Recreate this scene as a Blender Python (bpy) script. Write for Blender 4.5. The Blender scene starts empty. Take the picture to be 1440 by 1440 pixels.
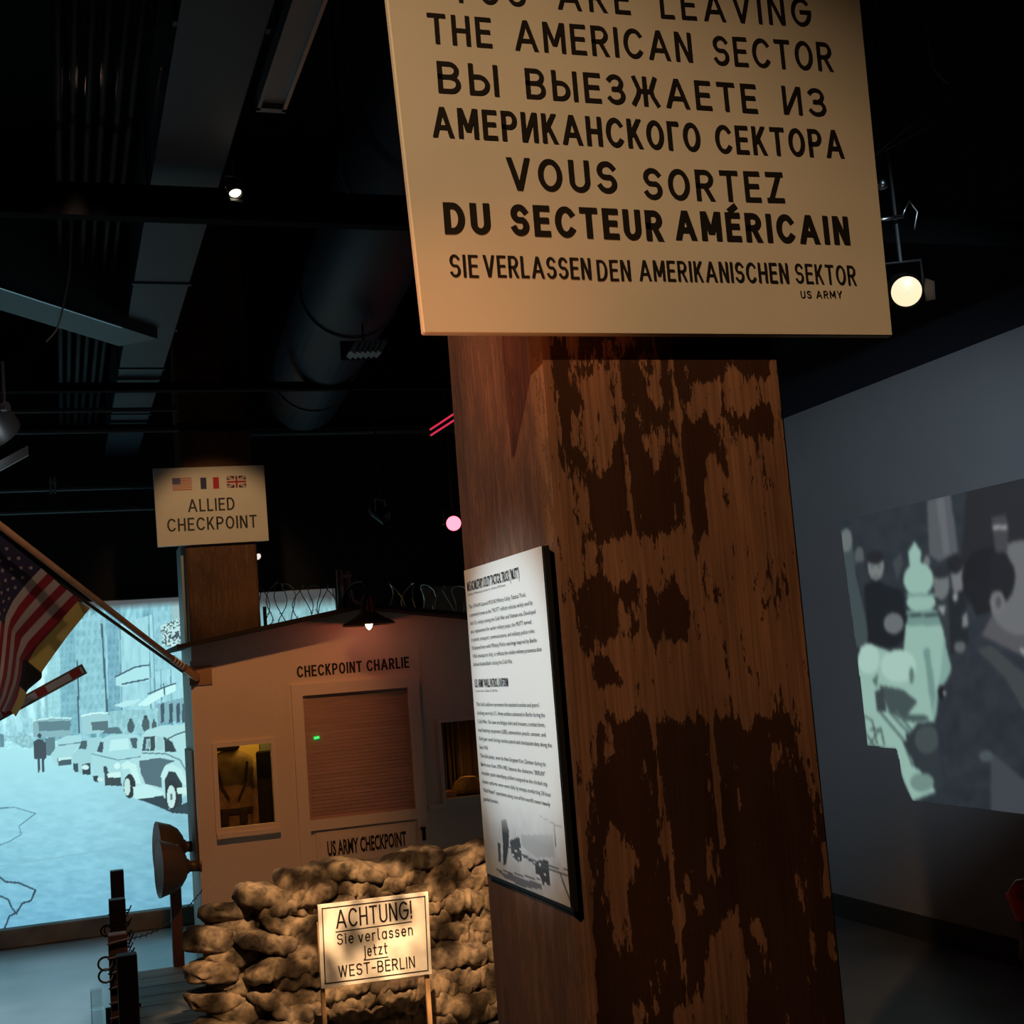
import bpy, bmesh, math, random
import numpy as np
from mathutils import Vector, Matrix

# ------------------------------------------------------------------ camera, world, lights, exposure
C = bpy.context.scene.collection
SC = bpy.context.scene
EYE = 1.75
FPX = 1866.0
YAW, PIT, ROL = 0.33291877, 0.11328511, 0.07813505
_f = np.array([math.sin(YAW)*math.cos(PIT), math.cos(YAW)*math.cos(PIT), math.sin(PIT)])
_r = np.array([math.cos(YAW), -math.sin(YAW), 0.0]); _d = np.cross(_f, _r)
CR = math.cos(ROL)*_r + math.sin(ROL)*_d
CD = -math.sin(ROL)*_r + math.cos(ROL)*_d
cam_data = bpy.data.cameras.new('camera'); cam = bpy.data.objects.new('camera', cam_data); C.objects.link(cam)
cam_data.sensor_width = 36; cam_data.lens = 36*FPX/1440; cam_data.clip_start = 0.05
m = Matrix.Identity(4)
for i in range(3):
    m[i][0] = CR[i]; m[i][1] = -CD[i]; m[i][2] = -_f[i]
m[2][3] = EYE
cam.matrix_world = m
SC.camera = cam
SC.view_settings.view_transform = 'Standard'; SC.view_settings.look = 'None'
SC.view_settings.gamma = 1.0; SC.view_settings.exposure = 0.0; SC.view_settings.use_curve_mapping = False

w = bpy.data.worlds.new('world'); SC.world = w; w.use_nodes = True
w.node_tree.nodes['Background'].inputs[0].default_value = (0.002, 0.003, 0.004, 1)
w.node_tree.nodes['Background'].inputs[1].default_value = 1.0

def spot(name, loc, target, power, color, angle, blend=0.5, radius=0.03):
    l = bpy.data.lights.new(name, 'SPOT'); l.energy = power; l.color = color
    l.spot_size = math.radians(angle); l.spot_blend = blend; l.shadow_soft_size = radius
    o = bpy.data.objects.new(name, l); C.objects.link(o); o.location = loc
    o.rotation_euler = (Vector(target)-Vector(loc)).to_track_quat('-Z', 'Y').to_euler()
    return o
def point(name, loc, power, color, radius=0.03):
    l = bpy.data.lights.new(name, 'POINT'); l.energy = power; l.color = color; l.shadow_soft_size = radius
    o = bpy.data.objects.new(name, l); C.objects.link(o); o.location = loc; return o

spot('sign_spot', (-2.35, -.24, 5.12), (1.18, 2.40, 2.06), 640, (1.0, .60, .29), 28.5, .9, .05)
spot('corner_spot', (-.95, 1.35, 1.55), (.62, 2.40, 2.33), 120, (1.0, .32, .09), 17, 1.0, .05)
spot('panel_spot', (-1.3, 2.60, 2.9), (.90, 2.64, 1.68), 205, (.72, .93, 1.0), 17.5, .7, .04)
spot('booth_spot', (.95, 5.6, 3.9), (1.05, 8.6, 1.30), 165, (1.0, .37, .11), 34, .8, .06)
spot('red_wash', (-.9, 4.2, 3.7), (.95, 2.75, 2.2), 25, (1.0, .35, .22), 34, .8, .05)
bag_spot = spot('sandbag_spot', (.85, 3.4, 3.9), (1.33, 6.4, .55), 1650, (1.0, .60, .31), 25, .6, .03)
spot('projector_wash', (2.2, 1.2, 3.4), (4.6, 7.2, 1.95), 480, (.66, .84, 1.0), 34, .9, .05)
spot('floor_spot', (-.7, 6.2, 3.25), (-.35, 8.45, 0), 620, (.84, .92, 1.0), 38, 1.0, .06)
spot('post_spot', (.15, 4.4, 4.0), (-.12, 5.7, .55), 240, (1.0, .60, .42), 26, .8, .04)
spot('allied_spot', (1.0, 7.7, 3.45), (1.06, 9.46, 2.78), 42, (1.0, .57, .25), 38, .6, .04)
spot('flag_spot', (.75, 4.0, 3.5), (-.40, 7.6, 1.95), 80, (1.0, .64, .46), 32, .8, .04)

def gobo(light, scale=9.0):      # breakup pattern slide in the theatre lamp
    l = light.data; l.use_nodes = True; nt = l.node_tree
    em = nt.nodes['Emission']
    tc = nt.nodes.new('ShaderNodeTexCoord'); no = nt.nodes.new('ShaderNodeTexNoise'); cr = nt.nodes.new('ShaderNodeMapRange')
    no.inputs['Scale'].default_value = scale; no.inputs['Detail'].default_value = 2.5; no.inputs['Distortion'].default_value = .6
    cr.inputs['From Min'].default_value = .44; cr.inputs['From Max'].default_value = .60
    cr.inputs['To Min'].default_value = .12; cr.inputs['To Max'].default_value = 1.7
    nt.links.new(tc.outputs['Normal'], no.inputs['Vector']); nt.links.new(no.outputs['Fac'], cr.inputs['Value'])
    nt.links.new(cr.outputs['Result'], em.inputs['Strength'])
gobo(bag_spot, 34)

# ------------------------------------------------------------------ helpers
def ray(x, y): return _f + (x-720)/FPX*CR + (y-720)/FPX*CD
EV = np.array([0, 0, EYE])
def onY(x, y, Y): r = ray(x, y); return r*Y/r[1] + EV          # photo measurement to a point on the plane Y
def onX(x, y, X): r = ray(x, y); return r*X/r[0] + EV
def onZ(x, y, Z): r = ray(x, y); return r*(Z-EYE)/r[2] + EV
def proj(p):
    q = np.asarray(p, float) - EV
    a = q @ CR; b = q @ CD; c = q @ _f
    return 720+FPX*a/c, 720+FPX*b/c
def lin(c):
    c = np.asarray(c, float)/255.0
    return np.where(c <= .04045, c/12.92, ((c+.055)/1.055)**2.4)
def lin3(*c): return tuple(float(v) for v in lin(c))

MATS = {}
def mat(name, col, rough=.7, metal=0.0, var=0.0, scale=8.0, stretch=(1, 1, 1), bump=0.0, emit=None, alpha=None, trans=0.0, col2=None, spec=.5):
    if name in MATS: return MATS[name]
    M = bpy.data.materials.new(name); M.use_nodes = True; nt = M.node_tree; b = nt.nodes['Principled BSDF']
    b.inputs['Base Color'].default_value = (*col, 1); b.inputs['Roughness'].default_value = rough; b.inputs['Metallic'].default_value = metal
    b.inputs['Specular IOR Level'].default_value = spec
    if trans: b.inputs['Transmission Weight'].default_value = trans
    if alpha is not None: b.inputs['Alpha'].default_value = alpha
    if var or bump or col2:
        tc = nt.nodes.new('ShaderNodeTexCoord'); mp = nt.nodes.new('ShaderNodeMapping'); no = nt.nodes.new('ShaderNodeTexNoise')
        mp.inputs['Scale'].default_value = stretch; no.inputs['Scale'].default_value = scale; no.inputs['Detail'].default_value = 6
        nt.links.new(tc.outputs['Object'], mp.inputs['Vector']); nt.links.new(mp.outputs['Vector'], no.inputs['Vector'])
        if var or col2:
            r = nt.nodes.new('ShaderNodeValToRGB'); r.color_ramp.elements[0].position = .33; r.color_ramp.elements[1].position = .67
            lo = tuple(v*(1-var) for v in col); hi = col2 if col2 else tuple(min(1, v*(1+var)) for v in col)
            r.color_ramp.elements[0].color = (*lo, 1); r.color_ramp.elements[1].color = (*hi, 1)
            nt.links.new(no.outputs['Fac'], r.inputs['Fac']); nt.links.new(r.outputs['Color'], b.inputs['Base Color'])
        if bump:
            bp = nt.nodes.new('ShaderNodeBump'); bp.inputs['Strength'].default_value = bump; bp.inputs['Distance'].default_value = .01
            nt.links.new(no.outputs['Fac'], bp.inputs['Height']); nt.links.new(bp.outputs['Normal'], b.inputs['Normal'])
    if emit:
        b.inputs['Emission Color'].default_value = (*emit[:3], 1); b.inputs['Emission Strength'].default_value = emit[3]
    MATS[name] = M; return M
def attr_mat(name, emission=False, rough=.7, attr='Col'):
    M = bpy.data.materials.new(name); M.use_nodes = True; nt = M.node_tree; b = nt.nodes['Principled BSDF']
    a = nt.nodes.new('ShaderNodeAttribute'); a.attribute_name = attr
    b.inputs['Roughness'].default_value = rough
    if emission:
        b.inputs['Base Color'].default_value = (.05, .05, .05, 1); b.inputs['Specular IOR Level'].default_value = .1
        nt.links.new(a.outputs['Color'], b.inputs['Emission Color']); b.inputs['Emission Strength'].default_value = 1.0
    else: nt.links.new(a.outputs['Color'], b.inputs['Base Color'])
    return M

def tag(o, label=None, cat=None, group=None, kind=None):
    if label: o['label'] = label
    if cat: o['category'] = cat
    if group: o['group'] = group
    if kind: o['kind'] = kind
    return o
def thing(name, label, cat, loc=(0, 0, 0), group=None):
    o = bpy.data.objects.new(name, None); C.objects.link(o); o.location = loc; o.empty_display_size = .05
    return tag(o, label, cat, group)
def obj(name, bm, m, parent=None, smooth=False):
    me = bpy.data.meshes.new(name)
    if parent is not None:                                        # meshes are written in world metres
        bmesh.ops.translate(bm, verts=bm.verts, vec=-world_loc(parent))
    bm.to_mesh(me); bm.free()
    me.materials.append(m)
    if smooth:
        for p in me.polygons: p.use_smooth = True
    o = bpy.data.objects.new(name, me); C.objects.link(o)
    if parent is not None: o.parent = parent
    return o
def world_loc(o):
    v = Vector((0, 0, 0))
    while o is not None: v += o.location; o = o.parent
    return v
def struct(name, bm, m): o = obj(name, bm, m); o['kind'] = 'structure'; return o

def BM(): return bmesh.new()
def box(bm, x0, x1, y0, y1, z0, z1, bevel=0.0):
    vs = [bm.verts.new(p) for p in [(x0,y0,z0),(x1,y0,z0),(x1,y1,z0),(x0,y1,z0),(x0,y0,z1),(x1,y0,z1),(x1,y1,z1),(x0,y1,z1)]]
    fs = [bm.faces.new([vs[i] for i in q]) for q in [(0,3,2,1),(4,5,6,7),(0,1,5,4),(1,2,6,5),(2,3,7,6),(3,0,4,7)]]
    if bevel:
        es = list({e for f in fs for e in f.edges})
        bmesh.ops.bevel(bm, geom=es, offset=bevel, segments=2, affect='EDGES', profile=.5)
    return bm
def bx(*a, **k): return box(BM(), *a, **k)
def xform(bm, M, start=0):
    bm.verts.ensure_lookup_table()
    for v in bm.verts[start:]: v.co = M @ v.co
def prism(bm, pts, vec):
    a = [bm.verts.new(p) for p in pts]; b = [bm.verts.new(Vector(p)+Vector(vec)) for p in pts]; n = len(a)
    bm.faces.new(a); bm.faces.new(b[::-1])
    for i in range(n): bm.faces.new([a[i], b[i], b[(i+1) % n], a[(i+1) % n]])
    bmesh.ops.recalc_face_normals(bm, faces=bm.faces)
    return bm
def tube(bm, pts, rad, seg=8, cap=True):
    pts = [Vector(p) for p in pts]; n = len(pts); rs = rad if isinstance(rad, (list, tuple)) else [rad]*n
    up = Vector((0, 0, 1)); rings = []; prev = None
    for i, p in enumerate(pts):
        t = (pts[min(i+1, n-1)]-pts[max(i-1, 0)]).normalized()
        if prev is None:
            a = t.cross(up)
            if a.length < 1e-3: a = t.cross(Vector((1, 0, 0)))
            a.normalize()
        else:
            a = (prev - t*prev.dot(t)).normalized()
        prev = a; b = t.cross(a)
        rings.append([bm.verts.new(p + rs[i]*(math.cos(2*math.pi*k/seg)*a + math.sin(2*math.pi*k/seg)*b)) for k in range(seg)])
    for i in range(n-1):
        for k in range(seg):
            bm.faces.new([rings[i][k], rings[i][(k+1) % seg], rings[i+1][(k+1) % seg], rings[i+1][k]])
    if cap: bm.faces.new(rings[0][::-1]); bm.faces.new(rings[-1])
    bmesh.ops.recalc_face_normals(bm, faces=bm.faces)
    return bm
def lathe(bm, prof, origin, axis, seg=32, closed_ends=False):
    axis = Vector(axis).normalized(); o = Vector(origin)
    a = axis.cross(Vector((0, 0, 1)))
    if a.length < 1e-3: a = Vector((1, 0, 0))
    a.normalize(); b = axis.cross(a); rings = []
    for (r, h) in prof:
        rings.append([bm.verts.new(o + axis*h + r*(math.cos(2*math.pi*k/seg)*a + math.sin(2*math.pi*k/seg)*b)) for k in range(seg)])
    for i in range(len(prof)-1):
        for k in range(seg):
            bm.faces.new([rings[i][k], rings[i][(k+1) % seg], rings[i+1][(k+1) % seg], rings[i+1][k]])
    if closed_ends: bm.faces.new(rings[0][::-1]); bm.faces.new(rings[-1])
    bmesh.ops.recalc_face_normals(bm, faces=bm.faces)
    return bm
def grid_mesh(name, X, Y, Z, col, m, parent=None, mask=None, attr='Col', smooth=False):
    """a (rows, cols) sheet of points with one colour (or value) per point"""
    R, K = X.shape; co = np.stack([X, Y, Z], -1).reshape(-1, 3).astype(np.float32)
    if parent is not None: co -= np.array(world_loc(parent), np.float32)
    idx = np.arange(R*K).reshape(R, K)
    q = np.stack([idx[:-1, :-1], idx[:-1, 1:], idx[1:, 1:], idx[1:, :-1]], -1).reshape(-1, 4)
    if mask is not None:
        mk = (mask[:-1, :-1] & mask[:-1, 1:] & mask[1:, 1:] & mask[1:, :-1]).reshape(-1); q = q[mk]
    me = bpy.data.meshes.new(name); me.vertices.add(R*K); me.vertices.foreach_set('co', co.ravel())
    me.loops.add(q.size); me.loops.foreach_set('vertex_index', q.ravel().astype(np.int32))
    me.polygons.add(len(q)); me.polygons.foreach_set('loop_start', (np.arange(len(q))*4).astype(np.int32))
    me.update(calc_edges=True); me.validate()
    c4 = np.ones((R*K, 4), np.float32); c4[:, :3] = col.reshape(-1, 3)
    a = me.color_attributes.new(attr, 'FLOAT_COLOR', 'POINT'); a.data.foreach_set('color', c4.ravel())
    me.materials.append(m)
    if smooth: me.polygons.foreach_set('use_smooth', np.ones(len(q), bool))
    o = bpy.data.objects.new(name, me); C.objects.link(o)
    if parent is not None: o.parent = parent
    return o
def inpoly(px, py, pts):
    r = np.zeros(px.shape, bool); n = len(pts); j = n-1
    for i in range(n):
        xi, yi = pts[i]; xj, yj = pts[j]
        if yi != yj:
            r ^= ((yi > py) != (yj > py)) & (px < (xj-xi)*(py-yi)/(yj-yi)+xi)
        j = i
    return r
def nearline(px, py, pts, wd):
    r = np.zeros(px.shape, bool)
    for (x0, y0), (x1, y1) in zip(pts[:-1], pts[1:]):
        dx, dy = x1-x0, y1-y0; L = dx*dx+dy*dy+1e-9
        t = np.clip(((px-x0)*dx+(py-y0)*dy)/L, 0, 1)
        r |= np.hypot(px-x0-t*dx, py-y0-t*dy) < wd
    return r
def vnoise(x, y, seed=0):
    """smooth value noise on arrays"""
    rs = np.random.RandomState(seed); T = rs.rand(128, 128)
    xi = np.floor(x).astype(int); yi = np.floor(y).astype(int); fx = x-xi; fy = y-yi
    fx = fx*fx*(3-2*fx); fy = fy*fy*(3-2*fy)
    g = lambda a, b: T[a % 128, b % 128]
    return (g(xi, yi)*(1-fx)+g(xi+1, yi)*fx)*(1-fy) + (g(xi, yi+1)*(1-fx)+g(xi+1, yi+1)*fx)*fy
def fbm(x, y, seed=0, n=4): return sum(vnoise(x*2**k, y*2**k, seed+k)/2**k for k in range(n))/sum(.5**k for k in range(n))

# ------------------------------------------------------------------ hand-painted lettering (stroke glyphs)
def arc(cx, cy, rx, ry, a0, a1, n=14):
    return [(cx+rx*math.cos(math.radians(a0+(a1-a0)*i/n)), cy+ry*math.sin(math.radians(a0+(a1-a0)*i/n))) for i in range(n+1)]
O_ = arc(.5, .5, .5, .5, 90, 450, 32)
G = {
 'A': (.86, [('D', (0, 0), (.43, 1)), ('D', (.86, 0), (.43, 1)), [(.20, .30), (.66, .30)]]),
 'B': (.62, [[(0, 0), (0, 1), (.3, 1)] + arc(.33, .76, .25, .24, 90, -90, 10) + [(0, .52)], [(.3, .52)] + arc(.34, .26, .28, .26, 90, -90, 10) + [(0, 0)]]),
 'C': (.72, [[(x*.78, y) for x, y in arc(.5, .5, .5, .5, 42, 318, 26)]]),
 'D': (.66, [[(0, 0), (0, 1), (.26, 1)] + arc(.26, .5, .40, .5, 90, -90, 18) + [(0, 0)]]),
 'E': (.52, [[(.52, 1), (0, 1), (0, 0), (.52, 0)], [(0, .52), (.46, .52)]]),
 'G': (.76, [[(x*.80, y) for x, y in arc(.5, .5, .5, .5, 48, 360, 28)] + [(.42, .5)]]),
 'H': (.62, [[(0, 0), (0, 1)], [(.62, 0), (.62, 1)], [(0, .5), (.62, .5)]]),
 'I': (.0, [[(0, 0), (0, 1)]]),
 'K': (.60, [[(0, 0), (0, 1)], ('D', (.56, 1), (.04, .38)), ('D', (.60, 0), (.20, .60))]),
 'L': (.46, [[(0, 1), (0, 0), (.46, 0)]]),
 'M': (.80, [[(0, 0), (0, 1)], [(.80, 0), (.80, 1)], ('D', (.02, 1), (.40, .22)), ('D', (.78, 1), (.40, .22))]),
 'N': (.62, [[(0, 0), (0, 1)], [(.62, 0), (.62, 1)], ('D', (.02, 1), (.60, 0))]),
 'O': (.74, [[(x*.74, y) for x, y in O_]]),
 'P': (.58, [[(0, 0), (0, 1), (.3, 1)] + arc(.3, .73, .28, .27, 90, -90, 12) + [(0, .46)]]),
 'R': (.62, [[(0, 0), (0, 1), (.3, 1)] + arc(.31, .74, .28, .26, 90, -90, 12) + [(0, .48)], ('D', (.62, 0), (.28, .50))]),
 'S': (.60, [[(.56, .86)] + arc(.30, .745, .28, .255, 30, 245, 14)[1:] + [(.30, .50)] + arc(.30, .265, .30, .265, 62, -155, 16)]),
 'T': (.62, [[(0, 1), (.62, 1)], [(.31, 1), (.31, 0)]]),
 'U': (.62, [[(0, 1), (0, .31)] + arc(.31, .31, .31, .31, 180, 360, 16) + [(.62, 1)]]),
 'V': (.72, [('D', (0, 1), (.36, 0)), ('D', (.72, 1), (.36, 0))]),
 'W': (1.0, [('D', (0, 1), (.25, 0)), ('D', (.5, 1), (.25, 0)), ('D', (.5, 1), (.75, 0)), ('D', (1.0, 1), (.75, 0))]),
 'Y': (.70, [('D', (0, 1), (.35, .42)), ('D', (.70, 1), (.35, .42)), [(.35, .46), (.35, 0)]]),
 'Z': (.60, [[(0, 1), (.60, 1)], [(0, 0), (.60, 0)], ('D', (.54, .97), (.06, .03))]),
 '!': (.0, [[(0, 1), (0, .30)], [(0, .10), (0, 0)]]),
 '-': (.36, [[(0, .45), (.36, .45)]]),
 # soft sign with bar, yery, ze, zhe, i, ge
 'Ы': (.86, [[(0, 1), (0, 0)], [(0, .60), (.25, .60)] + arc(.25, .30, .30, .30, 90, -90, 12) + [(0, 0)], [(.86, 1), (.86, 0)]]),
 'З': (.56, [arc(.24, .75, .27, .25, 150, -90, 14) + [(.18, .50)], [(.18, .50), (.26, .50)] + arc(.26, .26, .30, .26, 90, -150, 14)]),
 'Ж': (1.0, [[(.5, 1), (.5, 0)], [(.06, 1), (.22, .62), (.24, .5), (.18, .30), (0, 0)], [(.94, 1), (.78, .62), (.76, .5), (.82, .30), (1.0, 0)], [(.24, .5), (.76, .5)]]),
 'И': (.62, [[(0, 1), (0, 0)], [(.62, 1), (.62, 0)], ('D', (.02, 0), (.60, 1))]),
 'Г': (.42, [[(0, 0), (0, 1), (.42, 1)]]),
 'É': (.52, [[(.52, 1), (0, 1), (0, 0), (.52, 0)], [(0, .52), (.46, .52)], [(.18, 1.22), (.40, 1.36)]]),
 # lower case (x height .72)
 'i': (.0, [[(0, 0), (0, .70)], [(0, .90), (0, 1.0)]]),
 'e': (.52, [[(0, .37), (.52, .37)] + arc(.26, .36, .26, .36, 0, 310, 22)]),
 'v': (.52, [('D', (0, .72), (.26, 0)), ('D', (.52, .72), (.26, 0))]),
 'r': (.34, [[(0, 0), (0, .72)], [(0, .45)] + arc(.24, .45, .24, .27, 180, 70, 8)]),
 'l': (.14, [[(0, 1.1), (0, .14)] + arc(.14, .14, .14, .14, 180, 270, 6)]),
 'a': (.54, [[(x*.54, y*.72) for x, y in O_], [(.54, .72), (.54, 0)]]),
 's': (.44, [[(.40, .62)] + arc(.22, .54, .20, .18, 40, 245, 12)[1:] + [(.22, .36)] + arc(.22, .19, .22, .19, 62, -155, 14)]),
 'n': (.48, [[(0, 0), (0, .72)], [(0, .46)] + arc(.24, .46, .24, .26, 180, 0, 12) + [(.48, 0)]]),
 'j': (.14, [[(.14, .72), (.14, -.14)] + arc(.0, -.14, .14, .14, 0, -80, 6), [(.14, .90), (.14, 1.0)]]),
 't': (.40, [[(.14, 1.0), (.14, .14)] + arc(.28, .14, .14, .14, 180, 280, 6), [(0, .72), (.38, .72)]]),
 'z': (.46, [[(0, .72), (.44, .72), (0, 0), (.46, 0)]]),
}
CYR = str.maketrans('ВЕАТМРКНСО', 'BEATMPKHCO')
def ribbon(bm, pts, t, to3, depth):
    P = [Vector((p[0], p[1])) for p in pts]
    P = [p for i, p in enumerate(P) if i == 0 or (p-P[i-1]).length > 1e-5]
    closed = (P[0]-P[-1]).length < 1e-4 and len(P) > 3
    if closed: P = P[:-1]
    else:
        P[0] = P[0] + (P[0]-P[1]).normalized()*t/2*.98; P[-1] = P[-1] + (P[-1]-P[-2]).normalized()*t/2*.98
    n = len(P); L = []; Rr = []
    for i in range(n):
        a = P[i-1] if (i > 0 or closed) else None; b = P[(i+1) % n] if (i < n-1 or closed) else None
        d0 = (P[i]-a).normalized() if a is not None else None; d1 = (b-P[i]).normalized() if b is not None else None
        if d0 is None: d0 = d1
        if d1 is None: d1 = d0
        n0 = Vector((-d0.y, d0.x)); n1 = Vector((-d1.y, d1.x)); mm = n0+n1
        if mm.length < 1e-3: mm = n0
        mm.normalize(); k = min(1/max(mm.dot(n0), .3), 2.2)
        L.append(bm.verts.new(to3(*(P[i]+mm*t/2*k), depth))); Rr.append(bm.verts.new(to3(*(P[i]-mm*t/2*k), depth)))
    for i in range(n if closed else n-1):
        j = (i+1) % n
        bm.faces.new([L[i], Rr[i], Rr[j], L[j]])
def lettering(parent, text, to3, x0, x1, zl, zr, h, stroke, m, gap=.26, name='lettering', wob=0.0, seed=1):
    """one painted line: fills x0..x1 along baseline zl..zr, capital height h, stroke width in metres"""
    text = text.translate(CYR); rnd = random.Random(seed)
    t = stroke/h; adv = []
    tot = 0
    for i, ch in enumerate(text):
        if ch == ' ': tot += .45; adv.append(None); continue
        adv.append(tot); tot += G[ch][0]*(1-t) + t + gap
    tot -= gap
    sx = (x1-x0)/tot; bm = BM(); k = 0
    for ch, a in zip(text, adv):
        if a is None: continue
        for st in G[ch][1]:
            q = []
            if st[0] == 'D':                                        # diagonal cut off level at both ends
                pt = [(x0 + a*sx + stroke/2 + gx*(1-t)*sx, gy*h) for gx, gy in st[1:]]
                (xa, za), (xb, zb) = pt; hw = stroke/2*math.hypot(1, (xb-xa)/(zb-za))
                bm.faces.new([bm.verts.new(to3(X, Z + zl + (zr-zl)*(X-x0)/(x1-x0), k*2e-5)) for X, Z in ((xa-hw, za), (xa+hw, za), (xb+hw, zb), (xb-hw, zb))]); k += 1
                continue
            for (gx, gy) in st:
                X = x0 + a*sx + (stroke/2 + gx*(1-t)*sx)
                Z = (t/2 + gy*(1-t))*h
                X += wob*h*rnd.uniform(-1, 1)*.3
                q.append((X, Z + zl + (zr-zl)*(X-x0)/(x1-x0)))
            ribbon(bm, q, stroke, to3, k*2e-5); k += 1
    bmesh.ops.recalc_face_normals(bm, faces=bm.faces)
    return obj(name, bm, m, parent)
def font_line(parent, text, place, width, size, m, name='lettering', bold=0.0):
    """one printed line in the built-in font, squeezed to the given width; place(u, v) gives the point"""
    cu = bpy.data.curves.new('t', 'FONT'); cu.body = text; cu.size = 1.0; cu.offset = bold; cu.resolution_u = 2
    to = bpy.data.objects.new('t', cu); C.objects.link(to)
    bpy.context.view_layer.update()
    me = bpy.data.meshes.new_from_object(to.evaluated_get(bpy.context.evaluated_depsgraph_get()))
    bpy.data.objects.remove(to); bpy.data.curves.remove(cu)
    bm = BM(); bm.from_mesh(me); bpy.data.meshes.remove(me)
    xs = [v.co.x for v in bm.verts]; a, b = min(xs), max(xs)
    for v in bm.verts: v.co = Vector(place((v.co.x-a)/(b-a)*width, v.co.y*size))
    return obj(name, bm, m, parent)

BLACK = mat('black_paint', (.010, .008, .007), .6)
DARK_METAL = mat('dark_metal', (.012, .012, .013), .45, .6)
CHROME = mat('scuffed_steel', (.35, .36, .38), .3, 1.0)
CREAM = mat('cream_signboard', (.74, .72, .66), .65, var=.05, scale=3)
ORD = ['first', 'second', 'third', 'fourth', 'fifth', 'sixth', 'seventh', 'eighth', 'ninth', 'tenth', 'eleventh', 'twelfth']

# ------------------------------------------------------------------ room shell
ZC = 6.2
M_FLOOR = mat('polished_concrete', (.17, .175, .18), .30, var=.3, scale=1.6, bump=.03)
M_FLOOR.node_tree.nodes['Principled BSDF'].inputs['IOR'].default_value = 2.4
M_BLACKWALL = mat('black_painted_wall', (.012, .014, .022), .8)
M_GREY = mat('grey_projection_wall', (.30, .31, .32), .85, var=.05, scale=1.2)
struct('floor', bx(-4.2, 4.9, -2.2, 11.0, -.1, 0), M_FLOOR)
struct('ceiling', bx(-4.2, 4.9, -2.2, 11.0, ZC, ZC+.1), mat('black_ceiling', (.008, .009, .011), .9))
struct('wall_back', bx(-4.2, 4.9, 10.72, 10.9, 0, ZC), M_BLACKWALL)
struct('wall_front', bx(-4.2, 4.9, -2.2, -2.05, 0, ZC), M_BLACKWALL)
struct('wall_left', bx(-4.2, -4.05, -2.05, 10.72, 0, ZC), M_BLACKWALL)
struct('wall_right', bx(4.65, 4.85, -2.05, 10.72, 0, ZC), M_BLACKWALL)
struct('trim_1', bx(4.594, 4.65, 2.0, 10.6, .142, 3.222), M_GREY)
struct('baseboard_right', bx(4.588, 4.65, 2.0, 10.6, 0, .142), mat('dark_baseboard', (.035, .037, .036), .7))
struct('baseboard_back', bx(-4.05, 4.588, 10.50, 10.72, 0, .135, bevel=.012), mat('olive_kerb', (.16, .155, .13), .8, var=.3, scale=5))

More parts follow.
